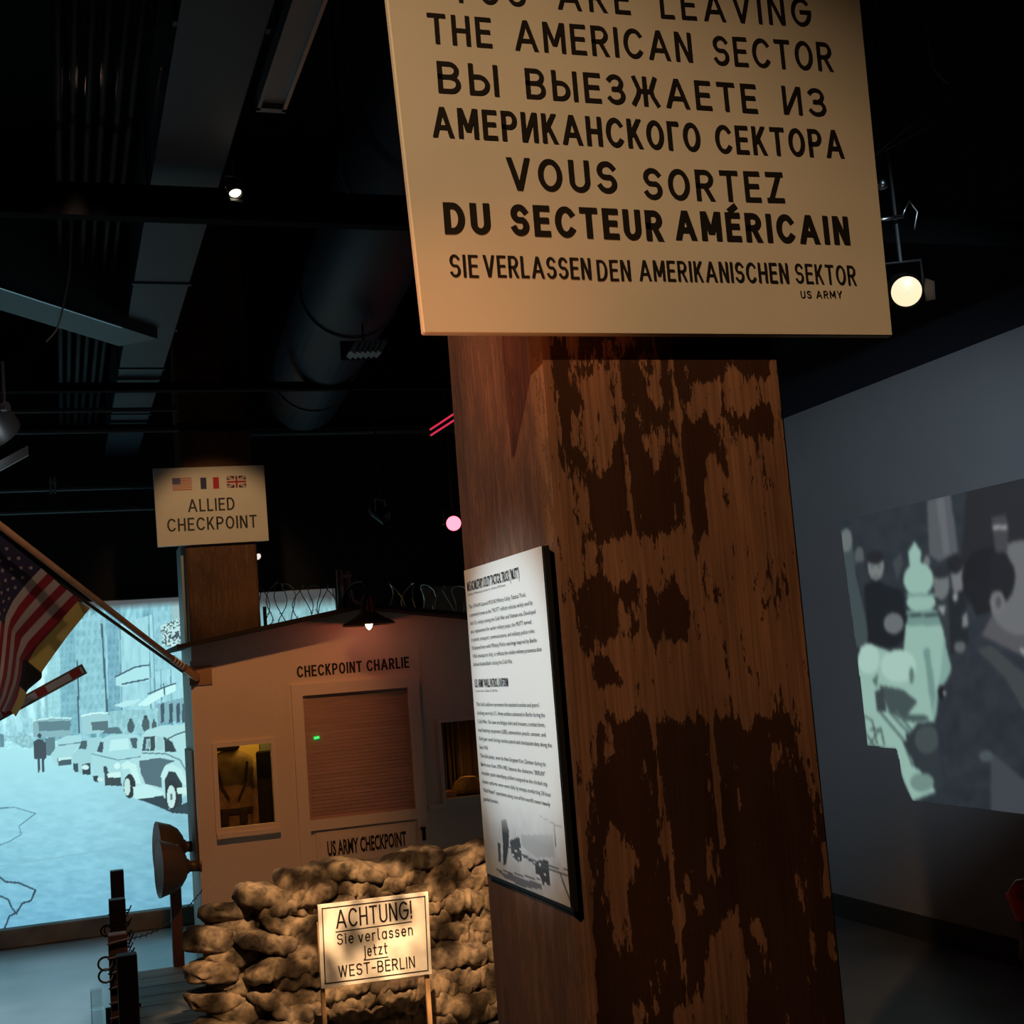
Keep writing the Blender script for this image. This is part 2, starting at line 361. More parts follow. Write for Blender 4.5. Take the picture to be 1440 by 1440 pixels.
# ------------------------------------------------------------------ the big timber pillar
px0, px1, py0, py1 = .90, 1.452, 2.40, 2.972
def wood_mat(name, tan, dark, streak=.5, use_attr=True):
    M = bpy.data.materials.new(name); M.use_nodes = True; nt = M.node_tree; b = nt.nodes['Principled BSDF']; N = nt.nodes.new; K = nt.links.new
    tc = N('ShaderNodeTexCoord'); mp = N('ShaderNodeMapping'); mp.inputs['Scale'].default_value = (1, 1, .22); K(tc.outputs['Object'], mp.inputs['Vector'])
    n1 = N('ShaderNodeTexNoise'); n1.inputs['Scale'].default_value = 26; n1.inputs['Detail'].default_value = 9; n1.inputs['Roughness'].default_value = .68; K(mp.outputs['Vector'], n1.inputs['Vector'])
    mp2 = N('ShaderNodeMapping'); mp2.inputs['Scale'].default_value = (1, 1, .03); K(tc.outputs['Object'], mp2.inputs['Vector'])
    n2 = N('ShaderNodeTexNoise'); n2.inputs['Scale'].default_value = 120; n2.inputs['Detail'].default_value = 6; K(mp2.outputs['Vector'], n2.inputs['Vector'])
    n3 = N('ShaderNodeTexNoise'); n3.inputs['Scale'].default_value = 5; n3.inputs['Detail'].default_value = 4; K(mp.outputs['Vector'], n3.inputs['Vector'])
    # paint mask: layout value plus ragged noise, hard threshold
    src = None
    if use_attr:
        at = N('ShaderNodeAttribute'); at.attribute_name = 'Col'; src = at.outputs['Fac']
    ma = N('ShaderNodeMath'); ma.operation = 'MULTIPLY_ADD'; ma.inputs[1].default_value = 2.5; ma.inputs[2].default_value = -1.25; K(n1.outputs['Fac'], ma.inputs[0])
    ad = N('ShaderNodeMath'); ad.operation = 'ADD'; K(ma.outputs[0], ad.inputs[0])
    if src is not None: K(src, ad.inputs[1])
    else: K(n3.outputs['Fac'], ad.inputs[1])
    n4 = N('ShaderNodeTexNoise'); n4.inputs['Scale'].default_value = 85; n4.inputs['Detail'].default_value = 8; n4.inputs['Roughness'].default_value = .7; K(mp.outputs['Vector'], n4.inputs['Vector'])
    m4 = N('ShaderNodeMath'); m4.operation = 'MULTIPLY_ADD'; m4.inputs[1].default_value = 1.5; m4.inputs[2].default_value = -.75; K(n4.outputs['Fac'], m4.inputs[0])
    a4_ = N('ShaderNodeMath'); a4_.operation = 'ADD'; K(ad.outputs[0], a4_.inputs[0]); K(m4.outputs[0], a4_.inputs[1]); ad = a4_
    th = N('ShaderNodeMapRange'); th.inputs['From Min'].default_value = .485; th.inputs['From Max'].default_value = .515; K(ad.outputs[0], th.inputs['Value'])
    # tan wood with fine streaks
    r = N('ShaderNodeValToRGB'); r.color_ramp.elements[0].position = .36; r.color_ramp.elements[1].position = .62
    r.color_ramp.elements[0].color = (*[v*(1-streak) for v in tan], 1); r.color_ramp.elements[1].color = (*tan, 1); K(n2.outputs['Fac'], r.inputs['Fac'])
    r2 = N('ShaderNodeValToRGB'); r2.color_ramp.elements[0].position = .3; r2.color_ramp.elements[1].position = .7
    r2.color_ramp.elements[0].color = (*[v*.6 for v in dark], 1); r2.color_ramp.elements[1].color = (*[v*1.35 for v in dark], 1); K(n3.outputs['Fac'], r2.inputs['Fac'])
    st = N('ShaderNodeMapRange'); st.inputs['From Min'].default_value = .35; st.inputs['From Max'].default_value = .65; st.inputs['To Min'].default_value = .62; st.inputs['To Max'].default_value = 1.2; K(n3.outputs['Fac'], st.inputs['Value'])
    sm = N('ShaderNodeMix'); sm.data_type = 'RGBA'; sm.blend_type = 'MULTIPLY'; sm.inputs['Factor'].default_value = 1.0; K(r.outputs['Color'], sm.inputs[6]); K(st.outputs['Result'], sm.inputs[7])
    mx = N('ShaderNodeMix'); mx.data_type = 'RGBA'; K(th.outputs['Result'], mx.inputs['Factor']); K(sm.outputs[2], mx.inputs[6]); K(r2.outputs['Color'], mx.inputs[7])
    K(mx.outputs[2], b.inputs['Base Color']); b.inputs['Roughness'].default_value = .62; b.inputs['Specular IOR Level'].default_value = .3
    h = N('ShaderNodeMath'); h.operation = 'MULTIPLY_ADD'; h.inputs[1].default_value = .35; K(n2.outputs['Fac'], h.inputs[0]); K(th.outputs['Result'], h.inputs[2])
    bp = N('ShaderNodeBump'); bp.inputs['Strength'].default_value = .55; bp.inputs['Distance'].default_value = .004; K(h.outputs[0], bp.inputs['Height']); K(bp.outputs['Normal'], b.inputs['Normal'])
    return M
TAN = (.27, .135, .085); DRK = (.040, .016, .008)
M_PILLAR = wood_mat('peeling_painted_timber', TAN, DRK, .35)
M_PSIDE = wood_mat('worn_red_brown_timber', (.24, .125, .085), (.14, .075, .055), .35, use_attr=False)
pil = thing('timber_pillar', 'massive square timber pillar with peeling dark paint carrying the big cream sign', 'pillar', (px0, py0, 0))
# core (sides, chamfered front corners), then the front face as a finely divided board of its own material
bm = BM(); ch = .024
prism(bm, [(px0, py0+ch, 0), (px0+ch, py0+.0015, 0), (px1-.012, py0+.0015, 0), (px1, py0+.012, 0), (px1, py1, 0), (px0, py1, 0)], (0, 0, ZC))
core = obj('timber_core', bm, M_PSIDE, pil)
Za = np.linspace(0, ZC, 560); Xa = np.linspace(px0+.018, px1-.010, 84)
GX, GZ = np.meshgrid(Xa, Za); GY = np.full_like(GX, py0)
GPX, GPY = proj(np.stack([GX, GY, GZ], -1))
z2 = lambda pts: [(620+x/2.88, 460+y/2.88) for x, y in pts]
z3 = lambda pts: [(680+x/2.667, 940+y/2.667) for x, y in pts]
val = np.full(GX.shape, .30)
val[GPY > 1010] = .83
val[GPY < 480] = .6
def setp(pts, v): val[inpoly(GPX, GPY, pts)] = v
for p in ([(430,60),(660,60),(640,180),(560,230),(590,350),(480,350),(440,200)], [(735,60),(1335,60),(1340,200),(1180,185),(1040,225),(990,300),(960,330),(890,330),(870,200),(840,180)]): setp(z2(p), .70)
for p in ([(740,100),(830,100),(830,250),(880,330),(950,380),(960,560),(1000,830),(910,820),(830,850),(790,850),(770,600),(745,440),(740,250)],
          [(490,470),(600,500),(640,640),(690,500),(740,430),(790,850),(640,870),(600,760),(580,600)],
          [(985,390),(1080,360),(1120,420),(1170,570),(1090,500),(1070,640),(1090,770),(1080,840),(1000,830),(960,450)],
          [(1190,360),(1340,300),(1345,450),(1210,440)],
          [(560,1040),(620,990),(720,1040),(800,1010),(830,1100),(790,1250),(720,1330),(690,1300),(700,1200),(620,1330),(575,1320)],
          [(830,1060),(960,1060),(1010,1150),(990,1300),(840,1260)], [(580,1330),(740,1340),(745,1450),(570,1450)]): setp(z2(p), .85)
for p in ([(710,1100),(792,1100),(792,1245),(716,1245)], [(830,430),(910,400),(890,600),(830,540)], [(640,150),(740,150),(745,430),(700,400)], [(780,110),(890,100),(900,330),(850,250),(830,200),(790,200)]): setp(z2(p), .34)
for p in ([(1020,660),(1070,640),(1060,710),(1020,720)], [(1110,690),(1160,650),(1170,720),(1120,735)], [(1220,600),(1300,570),(1280,640)], [(1320,610),(1345,620),(1340,680),(1322,670)], [(1270,1390),(1350,1400),(1320,1440)]): setp(z2(p), .62)
for p in ([(380,-100),(1230,-100),(1260,200),(1290,450),(1310,640),(1220,420),(1160,200),(1060,60),(1020,20),(1040,150),(940,70),(850,190),(760,60),(700,90),(650,110),(590,135),(540,90),(530,20)],
          [(450,610),(500,580),(575,700),(545,900),(555,1100),(500,1090),(490,900),(445,760)], [(450,200),(495,190),(500,350),(455,350)], [(650,340),(690,560),(722,780),(675,700)],
          [(705,840),(765,920),(745,990),(705,980)], [(785,905),(820,840),(845,915)], [(850,1010),(945,890),(990,1100),(1000,1400),(760,1400),(690,1310),(780,1230),(830,1240)],
          [(1000,920),(1075,1025),(1005,1010)], [(555,1250),(615,1250),(605,1400),(565,1400)], [(835,660),(885,770),(840,845)], [(1275,640),(1315,690),(1325,840),(1275,865)],
          [(1295,950),(1335,1100),(1295,1080)], [(950,165),(1010,140),(995,260)], [(1075,280),(1110,280),(1105,375)], [(300,-50),(410,-50),(400,700),(430,1333),(330,900)]): setp(z3(p), .22)
# soften the layout so the ragged noise decides the edges
for _ in range(3):
    v2 = val.copy(); v2[1:-1, 1:-1] = (val[1:-1, 1:-1]*2+val[:-2, 1:-1]+val[2:, 1:-1]+val[1:-1, :-2]+val[1:-1, 2:])/6; val = v2
# two long drying cracks down the face: a real dent in the board
for (xs) in ([(868,545),(893,760),(905,850),(912,960),(920,1040),(938,1160),(955,1330),(975,1440)], [(950,550),(965,700),(985,870),(1000,1010),(1015,1190)]):
    d = nearline(GPX, GPY, xs, 2.0); GY = np.where(d, py0+.0012, GY); val = np.where(nearline(GPX, GPY, xs, 3.2), .25, val)
front = grid_mesh('painted_front_face', GX, GY, GZ, np.repeat(val[..., None], 3, -1), M_PILLAR, pil)

# ------------------------------------------------------------------ the big border sign
BX, BZ, BY = .668, 2.380, 2.358
sg = thing('border_sign', 'large cream border sign in four languages fixed to the timber pillar', 'sign', (1.19, BY, BZ))
bm = BM(); prism(bm, [(BX, BY, BZ), (BX+1.039, BY, BZ+.001), (BX+1.056, BY, BZ+.97), (BX-.038, BY, BZ+.97)], (0, .020, 0))
bmesh.ops.bevel(bm, geom=bm.edges[:], offset=.0025, segments=1, affect='EDGES')
obj('signboard', bm, CREAM, sg)
obj('mounting_batten', bx(.95, 1.41, BY+.020, py0+.001, 2.62, 2.70), mat('batten_wood', (.12, .07, .04)), sg)
obj('mounting_batten', bx(.95, 1.41, BY+.020, py0+.001, 3.10, 3.18), MATS['batten_wood'], sg)
to3 = lambda x, z, d: (x, BY-.0012-d, z)
ROWS = [('YOU',0.7704,3.0483,0.9281,3.0525,.063,.0088),('ARE',0.9970,3.0542,1.1573,3.0564,.064,.0088),('LEAVING',1.2265,3.0548,1.5855,3.0671,.065,.0088),
('THE',0.7190,2.9588,0.8486,2.9591,0.0631,.0090),('AMERICAN',0.8977,2.9586,1.2892,2.9635,0.0648,.0090),('SECTOR',1.3403,2.9611,1.6287,2.9685,0.066,.0090),
('ВЫ',0.7317,2.8583,0.8569,2.8588,0.0656,.0098),('ВЫЕЗЖАЕТЕ',0.9134,2.8590,1.4320,2.8609,0.0641,.0096),('ИЗ',1.4955,2.8633,1.6019,2.8637,0.0638,.0092),
('АМЕРИКАНСКОГО',0.7136,2.7680,1.2871,2.7687,0.0622,.0096),('СЕКТОРА',1.3248,2.7676,1.6315,2.7727,0.0628,.0096),
('VOUS',0.8590,2.6676,1.0922,2.6703,0.0675,.0112),('SORTEZ',1.1508,2.6608,1.4746,2.6664,0.0672,.0106),
('DU',0.7233,2.5741,0.8151,2.5756,0.0638,.0132),('SECTEUR',0.8588,2.5756,1.1834,2.5740,0.0644,.0128),('AMÉRICAIN',1.2125,2.5778,1.6219,2.5794,0.0629,.0128),
('SIE',0.7276,2.4893,0.7832,2.4891,0.0456,.0054),('VERLASSEN',0.7954,2.4908,1.0171,2.4904,0.0444,.0055),('DEN',1.0321,2.4878,1.1030,2.4892,0.0438,.0055),
('AMERIKANISCHEN',1.1233,2.4901,1.4630,2.4919,0.0435,.0055),('SEKTOR',1.4817,2.4923,1.6276,2.4905,0.0433,.0052),('US ARMY',1.4899,2.4603,1.5899,2.4619,0.0162,.0024)]
for i, (t, x0, z0, x1, z1, h, st) in enumerate(ROWS):
    lettering(sg, t, to3, x0, x1, z0, z1, h, st, BLACK, gap=.24 if i > 2 else .3, seed=i)
# first line of the sign (above the frame) is bare board; no writing is guessed there

# ------------------------------------------------------------------ information panel on the pillar's left side
XP = .90
pn = thing('information_panel', 'white printed information panel with black edge on the side of the timber pillar', 'panel', (XP, 2.68, 1.63))
yp0, yp1, zp0, zp1 = 2.405, 2.935, 1.287, 1.971
obj('backing_board', bx(XP-.012, XP, yp0-.006, yp1, zp0-.008, zp1), mat('panel_black_edge', (.01, .01, .01), .5), pn)
Ya = np.linspace(yp0, yp1, 150); Za = np.linspace(zp0, zp1, 200); GY, GZ = np.meshgrid(Ya, Za); GX = np.full_like(GY, XP-.0135)
QX, QY = proj(np.stack([GX, GY, GZ], -1))
col = np.empty(GX.shape+(3,)); col[:] = (.80, .81, .82)
v = (GZ-zp0)/(zp1-zp0)
g = fbm((GY-yp0)*30, (GZ-zp0)*30, 5)
z8 = lambda pts: [(680+x/7.58, 1100+y/7.58) for x, y in pts]
fade = np.clip((.27-v)/.12, 0, 1)[..., None]
pic = np.empty_like(col); pic[:] = (.56, .57, .60); pic *= (.8+.4*g)[..., None]
def pp(pts, c): pic[inpoly(QX, QY, z8(pts))] = c
pp([(400,560),(740,560),(760,800),(560,800),(410,680)], (.42, .43, .46))
pp([(740,280),(960,300),(1000,960),(860,960),(770,700)], (.62, .63, .65))
pp([(190,400),(240,400),(270,520),(270,660),(240,880),(210,880),(205,650)], (.05, .05, .055))
pp([(150,650),(180,650),(185,850),(160,850)], (.06, .06, .07))
pp([(280,620),(330,600),(380,580),(400,700),(410,840),(370,850),(300,780)], (.07, .07, .08))
pp([(550,850),(590,830),(690,830),(700,960),(710,1100),(630,1090),(600,990),(555,980)], (.06, .06, .07))
for a in ([(270,690),(560,850),(960,960)], [(400,770),(560,880),(840,985)], [(700,930),(960,1010)], [(820,985),(940,1310)], [(140,930),(600,1040)], [(170,960),(620,1140)], [(750,430),(770,680)], [(600,360),(760,450),(830,480)]):
    pic[nearline(QX, QY, z8(a), 1.0)] = (.10, .10, .12)
pp([(180,950),(620,1090),(620,1140),(420,1120),(200,1000)], (.16, .16, .19))
for (cx, cy) in ((315,770),(345,735),(375,815),(600,880),(655,985),(665,1075),(395,710)): pic[np.hypot(QX-(680+cx/7.58), QY-(1100+cy/7.58)) < 1.5] = (.75, .75, .75)
col = col*(1-fade)+pic*fade
edge = np.clip(1-np.minimum(np.minimum(v, 1-v)/.03, 1), 0, 1)[..., None]*.0
grid_mesh('printed_sheet', GX, GY, GZ, col, attr_mat('printed_paper', rough=.5), pn)
M_INK = mat('print_ink', (.03, .03, .035), .7); M_INK2 = mat('grey_print_ink', (.10, .10, .11), .7)
def pline(text, ya, z, yb, size, m=M_INK, bold=0.0):
    font_line(pn, text, lambda u, vv: (XP-.0146, ya-u, z+vv), ya-yb, size, m, bold=bold)
pline('M151A2 MILITARY UTILITY TACTICAL TRUCK ("MUTT")', 2.916, 1.922, 2.548, .030, bold=.022)
pline('Courtesy of Memorial Jeep Services, Inc. of Atlanta, WDA Award', 2.914, 1.912, 2.640, .0072, M_INK2)
for i, (t, e) in enumerate([("The 1974 AM General M151A2 Military Utility Tactical Truck,", 2.516), ('commonly known as the "MUTT" reflects vehicles widely used by', 2.480), ("the U.S. military during the Cold War and Vietnam era. Developed", 2.467),
        ("as a replacement for earlier military jeeps, the MUTT served", 2.497), ("in patrol, transport, communications, and military police roles.", 2.480), ("Displayed here with Military Police markings inspired by Berlin", 2.474), ("Wall checkpoint duty, it reflects the visible military presence that", 2.450), ("defined divided Berlin during the Cold War.", 2.631)]):
    pline(t, 2.913, 1.8815-.0187*i, e, .0125)
pline('U.S. ARMY WALL PATROL UNIFORM', 2.913, 1.703, 2.673, .0255, bold=.022)
pline('Courtesy of Kurt C. Zentner, ZZ, USA, Ret.', 2.912, 1.6925, 2.750, .0072, M_INK2)
for i, (t, e) in enumerate([("This field uniform represents the standard combat and patrol", 2.492), ("clothing worn by U.S. Army soldiers stationed in Berlin during the", 2.460), ("Cold War. On view are fatigue shirt and trousers, combat boots,", 2.464), ("load bearing equipment (LBE), ammunition pouch, canteen, and", 2.466), ("field gear used during routine patrol and checkpoint duty along the", 2.436), ("Berlin Wall.", 2.848),
        ("The field jacket, worn by then-Sergeant Kurt Zentner during his", 2.478), ('Berlin tour from 1979-1982, features the distinctive "BERLIN"', 2.487), ("shoulder patch identifying soldiers assigned to the divided city.", 2.476), ("Similar uniforms were worn daily by troops conducting 24-hour", 2.462), ('"Wall Patrol" operations along one of the world\'s most heavily', 2.472), ("guarded borders.", 2.803)]):
    pline(t, 2.911, 1.6605-.01915*i, e, .0125)

# ------------------------------------------------------------------ street mural on the back wall (projected picture)
YM = 10.6
Xa = np.arange(-1.35, 2.105, .0058); Za = np.arange(.134, 2.462, .0058); GX, GZ = np.meshgrid(Xa, Za); GY = np.full_like(GX, YM)
U, V = proj(np.stack([GX, GY, GZ], -1))
img = np.empty(GX.shape+(3,))
def fill(pts, c, z=None): img[inpoly(U, V, z(pts) if z else pts)] = c
def line(pts, c, wd=1.0, z=None): img[nearline(U, V, z(pts) if z else pts, wd)] = c
def dot(cx, cy, rx, ry, c): img[((U-cx)/rx)**2+((V-cy)/ry)**2 < 1] = c
a4 = lambda pts: [(100+x/4.5, 840+y/4.5) for x, y in pts]
a3 = lambda pts: [(x/3.0, 840+y/3.0) for x, y in pts]
hz = 1030 - .06*U
t = np.clip((V-1020)/290, 0, 1)[..., None]
near = np.array([100, 158, 192.]); far = np.array([172, 222, 234.])
img[:] = far*(1-t)+near*t
img *= (1 - .10*np.clip((U-120)/160, 0, 1)*(V > 1040))[..., None]
img += ((fbm(U/14, V/5, 3)-.5)*30*np.clip((V-1060)/120, 0, 1))[..., None]
# facades above the street
fac = V < 1042
bright = np.exp(-((U-40)/60)**2-((V-965)/60)**2)
base = np.stack([128+50*bright, 178+45*bright, 197+38*bright], -1)
base -= 8; base += ((fbm(U/6, V/30, 11)-.5)*125)[..., None] + ((fbm(U/3.2, V/4.0, 21)-.5)*36*(V > 930))[..., None]
base = np.where(((U > 150) & (U < 262))[..., None], base*1.03, base)
img = np.where(fac[..., None], base, img)
lt = (178, 222, 232); dk = (62, 88, 104); md = (108, 152, 172)
fill([(160,880),(262,850),(262,1000),(160,1000)], (150, 198, 214)); img += np.where(((U > 160) & (U < 262) & (V < 1000))[..., None], ((fbm(U/4, V/18, 31)-.5)*40)[..., None], 0)
for x in (116, 128, 139, 168, 209, 215, 224, 238): line([(x, 862), (x+4, 1020)], (96, 138, 158), .8)
fill([(82,940),(92,938),(96,1015),(86,1015)], (118, 160, 178)); fill([(62,960),(72,958),(76,1015),(66,1015)], (130, 172, 188))
fill([(118,900),(140,890),(146,985),(122,985)], (140, 186, 202))
def block(pts, c, dx, dy, amt):
    m_ = inpoly(U, V, pts); sh = -.075*(U-150); uu_ = U+.06*(V-950)
    win = ((np.mod(uu_, dx) < dx*.5) & (np.mod(V-sh*0+.085*U, dy) < dy*.55))
    img[m_] = (np.array(c)+((fbm(U/5, V/9, 17)-.5)*36)[..., None])[m_]; img[m_ & win] -= amt*.55
block([(66,935),(84,918),(86,1032),(68,1032)], (150, 200, 214), 5, 8, 16)
block([(84,905),(104,884),(112,1032),(86,1032)], (118, 168, 188), 6, 9, 20)
block([(104,876),(146,858),(154,1030),(110,1032)], (134, 184, 202), 8, 13, 24)
block([(148,858),(166,852),(170,1000),(154,1004)], (112, 160, 182), 6, 11, 22)
block([(214,845),(262,842),(262,935),(218,945)], (138, 188, 206), 9, 15, 20)
line([(143, 878), (152, 1022)], dk, 1.4); line([(109, 930), (111, 1030)], dk, 1.2)
fill([(163,950),(193,936),(210,935),(210,958),(190,958),(176,966),(163,964)], (165, 212, 224)); line([(162,952),(190,938),(210,935)], dk, 1.2); line([(172,962),(192,958),(208,955)], dk, 1.2)
fill([(193,992),(210,978),(230,968),(247,962),(247,972),(228,980),(206,993)], (192, 230, 236)); line([(208,976),(232,966),(247,961)], dk, 1.0); line([(230,962),(232,978)], dk, 1.0)
fill([(160,992),(178,985),(198,983),(190,990),(172,995)], (176, 218, 228)); fill([(220,990),(262,980),(262,1012),(222,1018)], (120, 160, 176))
for x in (226, 238, 248, 256): fill([(x, 990), (x+5, 988), (x+5, 1015), (x, 1017)], (58, 78, 92))
fill([(154,1000),(222,996),(222,1030),(158,1034)], (140, 186, 200)); img += np.where(((U > 154) & (U < 222) & (V > 996) & (V < 1034))[..., None], ((fbm(U/3, V/6, 41)-.5)*50)[..., None], 0)
# vehicles far down the street
fill(a3([(140,520),(160,510),(300,505),(300,590),(140,590)]), (126, 164, 178)); fill(a3([(160,525),(300,520),(295,560),(165,565)]), (88, 116, 130)); line(a3([(140,520),(220,508),(300,510)]), (190, 226, 232), 1)
fill(a3([(345,500),(440,485),(465,500),(470,570),(350,580)]), (150, 190, 202)); fill(a3([(385,525),(455,520),(455,560),(388,562)]), (80, 102, 112)); line(a3([(345,500),(400,488),(455,488)]), (200, 232, 238), 1.2)
fill(a3([(20,585),(100,575),(140,590),(140,635),(95,635)]), (140, 184, 198)); img += np.where(((U < 48) & (V > 1030) & (V < 1053) & (U > 8))[..., None], ((fbm(U/2, V/2, 51)-.5)*80)[..., None], 0)
fill(a3([(0,575),(15,578),(18,630),(0,632)]), (90, 124, 140))
fill(a3([(190,595),(230,590),(232,660),(200,670),(190,650)]), (84, 112, 124))
for (cx, cy, r) in ((184, 1022, 5.0), (205, 1019, 5.5), (217, 1020, 3.5)): dot(cx, cy, r, r*1.8, (66, 84, 92)); dot(cx-.3, cy-r*1.9, r*.45, r*.5, (58, 70, 76))
fill(a3([(430,575),(450,550),(500,548),(520,575)]), (78, 104, 116))
# row of parked cars
def car(body, z, c=(158, 202, 214)): fill(body, c, z)
car([(215,660),(235,640),(245,600),(280,585),(345,580),(345,620),(310,650),(305,705),(245,715),(225,700)], a3)
fill([(240,680),(300,672),(302,705),(248,712)], (62, 82, 92), a3); fill([(245,678),(300,672),(300,682),(246,690)], (190, 222, 228), a3); line([(248,625),(340,612)], (96, 130, 146), .8, a3)
car([(308,660),(330,640),(345,605),(385,592),(430,588),(420,640),(390,665),(385,745),(340,745),(312,735)], a3, (150, 194, 206))
fill([(330,640),(345,605),(368,605),(365,640)], (66, 86, 96), a3); fill([(345,705),(382,698),(384,748),(350,748)], (48, 60, 68), a3); fill([(308,700),(330,700),(330,738),(312,735)], (54, 70, 80), a3); dot(120, 1079, 5, 3.4, (196, 226, 230))
car([(130,990),(190,985),(170,930),(190,895),(250,870),(400,865),(455,890),(440,1010),(330,1040),(320,1110),(320,1190),(225,1195),(140,1150)], a4)
fill([(250,905),(360,890),(370,960),(240,975)], (184, 222, 230), a4); fill([(162,980),(182,915),(206,915),(200,980)], (58, 74, 84), a4); fill([(370,890),(418,890),(418,955),(390,955)], (66, 84, 94), a4); line([(130,990),(300,1030),(440,1008)], (96, 130, 146), .8, a4)
fill([(205,1070),(226,1070),(240,1130),(312,1140),(322,1195),(215,1190)], (52, 64, 72), a4); fill([(228,1115),(310,1105),(314,1138),(232,1142)], (200, 228, 228), a4); dot(164.5, 1077, 4.5, 4.5, (200, 230, 234)); fill([(136,1130),(170,1130),(170,1170),(145,1165)], (46, 58, 66), a4); fill([(165,1140),(205,1145),(205,1165),(165,1160)], (190, 218, 222), a4)
fill([(400,1270),(480,1255),(590,1250),(620,1345),(750,1290),(750,1372),(640,1365),(540,1320)], (46, 60, 70), a4)
car([(318,1060),(345,1035),(440,1010),(450,870),(480,840),(570,812),(740,800),(748,1250),(610,1300),(580,1250),(480,1270),(400,1275),(345,1230)], a4, (166, 206, 214))
fill([(430,1035),(560,1015),(660,1035),(600,1060),(570,1120),(575,1205),(470,1180),(440,1110)], (76, 98, 110), a4)
fill([(448,972),(460,885),(498,880),(494,972)], (56, 72, 82), a4); fill([(470,960),(478,895),(494,893),(490,960)], (140, 178, 190), a4); fill([(502,880),(532,878),(530,972),(500,972)], (52, 66, 74), a4)
fill([(536,968),(540,882),(580,882),(590,966)], (150, 188, 198), a4); fill([(585,880),(640,915),(668,978),(596,978)], (46, 58, 66), a4); line([(450,985),(600,990),(690,1030),(735,1110)], (90, 120, 134), 1.0, a4); line([(605,900),(660,870),(735,845)], (70, 92, 104), 1.0, a4)
fill([(315,1060),(355,1035),(410,1060),(445,1185),(400,1175),(370,1085),(330,1090)], (192, 226, 230), a4); fill([(565,1135),(590,1070),(640,1055),(700,1090),(742,1185),(705,1185),(655,1100),(615,1105),(590,1160)], (186, 220, 224), a4); fill([(590,1160),(620,1100),(660,1105),(705,1185),(700,1330),(600,1300)], (44, 54, 60), a4)
dot(100+370/4.5, 840+1195/4.5, 8.5, 17, (40, 48, 54)); dot(100+355/4.5, 840+1200/4.5, 4.5, 12, (186, 212, 214)); dot(100+640/4.5, 840+1250/4.5, 10, 21, (40, 48, 54)); dot(100+634/4.5, 840+1262/4.5, 6, 16, (188, 214, 216)); dot(100+634/4.5, 840+1262/4.5, 2, 5, (90, 110, 116))
fill([(390,1200),(470,1180),(580,1230),(590,1250),(480,1272),(400,1275)], (184, 220, 226), a4); fill([(668,1205),(748,1200),(748,1248),(674,1242)], (196, 222, 222), a4)
# pedestrian in a dark overcoat, walking up the street
mc = (58, 68, 78)
dot(55.5, 1034.5, 2.6, 3.6, mc); fill(a3([(140,610),(158,598),(180,600),(193,615),(195,680),(142,682)]), mc); fill(a3([(156,680),(170,680),(168,740),(160,740)]), mc); fill(a3([(176,680),(188,680),(186,738),(179,738)]), mc)
# cracks and a tar seam in the street
ck = (44, 62, 78)
for c in ([(0,890),(60,885),(150,912),(80,965),(90,1000),(40,1030),(0,1045)],): line(c, (84, 124, 146), .7, a3)
for c in ([(0,1180),(25,1200),(80,1205),(150,1235),(130,1280),(95,1290),(70,1330),(40,1345),(20,1395)], [(0,1260),(35,1275),(50,1310),(70,1335)]): line(c, ck, 1.3, a3)
line([(0, 1218), (120, 1200), (275, 1180)], (120, 172, 196), 1.2)
# grey unlit strip at the top of the screen, white paper edge with scribbled ivy beside the pillar
fill([(240,838),(262,836),(262,915),(248,915)], (150, 176, 182))
sc = inpoly(U, V, [(226,880),(262,865),(262,912),(228,908)]); img = np.where((sc & (fbm(U/2.2, V/2.2, 61) > .52))[..., None], np.array([60, 74, 84.]), np.where(sc[..., None], np.array([186, 214, 220.]), img))
kk = np.clip((V - 850 + .07*(U-155))/10, 0, 1)[..., None]
img = np.array([70, 70, 74.])*(1-kk)+img*kk
right = U > 352
curt = fbm(U/4, V/40, 71)
lo = np.array([62, 60, 62.]); hi = np.stack([96+60*curt, 130+70*curt, 138+76*curt], -1)
k = np.clip((V-842+.07*(U-360)-10*curt)/14, 0, 1)[..., None]
img = np.where(right[..., None], lo*(1-k)+hi*k, img)
img = np.clip(img, 0, 255); img = np.clip((img/255)**.88*255*np.array([1.0, 1.07, 1.045]), 0, 255)
MUR = thing('projected_street_mural', 'wide glowing blue street picture of parked cars along the back wall', 'mural', (.4, YM, .134))
grid_mesh('picture', GX, GY, GZ, lin(img), attr_mat('projected_picture', True), MUR)
obj('screen_board', bx(-1.36, 2.11, YM+.004, 10.72, .136, 2.466), mat('screen_white', (.55, .55, .55), .9), MUR)
bd = obj('partition_board', bx(2.80, 4.50, 10.45, 10.49, 0, 2.42), mat('grey_brown_board', (.20, .17, .15), .8, var=.1))
tag(bd, 'plain grey brown partition board behind the right end of the booth roof', 'board')

# ------------------------------------------------------------------ film projected on the right wall
XW = 4.5925
Ya = np.arange(4.2, 7.20, .0075); Za = np.arange(.70, 2.52, .0075); GY, GZ = np.meshgrid(Ya, Za); GX = np.full_like(GY, XW)
U, V = proj(np.stack([GX, GY, GZ], -1))
b3 = lambda pts: [(1160+x/3.0, 680+y/3.0) for x, y in pts]
def bdot(cx, cy, rx, ry, c): dot(1160+cx/3.0, 680+cy/3.0, rx/3.0, ry/3.0, c)
img = np.empty(GX.shape+(3,)); img[:] = (42, 49, 55)
img += ((fbm(U/14, V/14, 81)-.5)*14)[..., None]
fill([(600,0),(1400,-200),(1400,600),(560,500)], (36, 36, 40), b3)
fill([(430,70),(530,40),(562,290),(480,330),(440,300)], (84, 88, 92), b3); fill([(470,60),(500,52),(530,290),(500,310)], (98, 102, 106), b3)
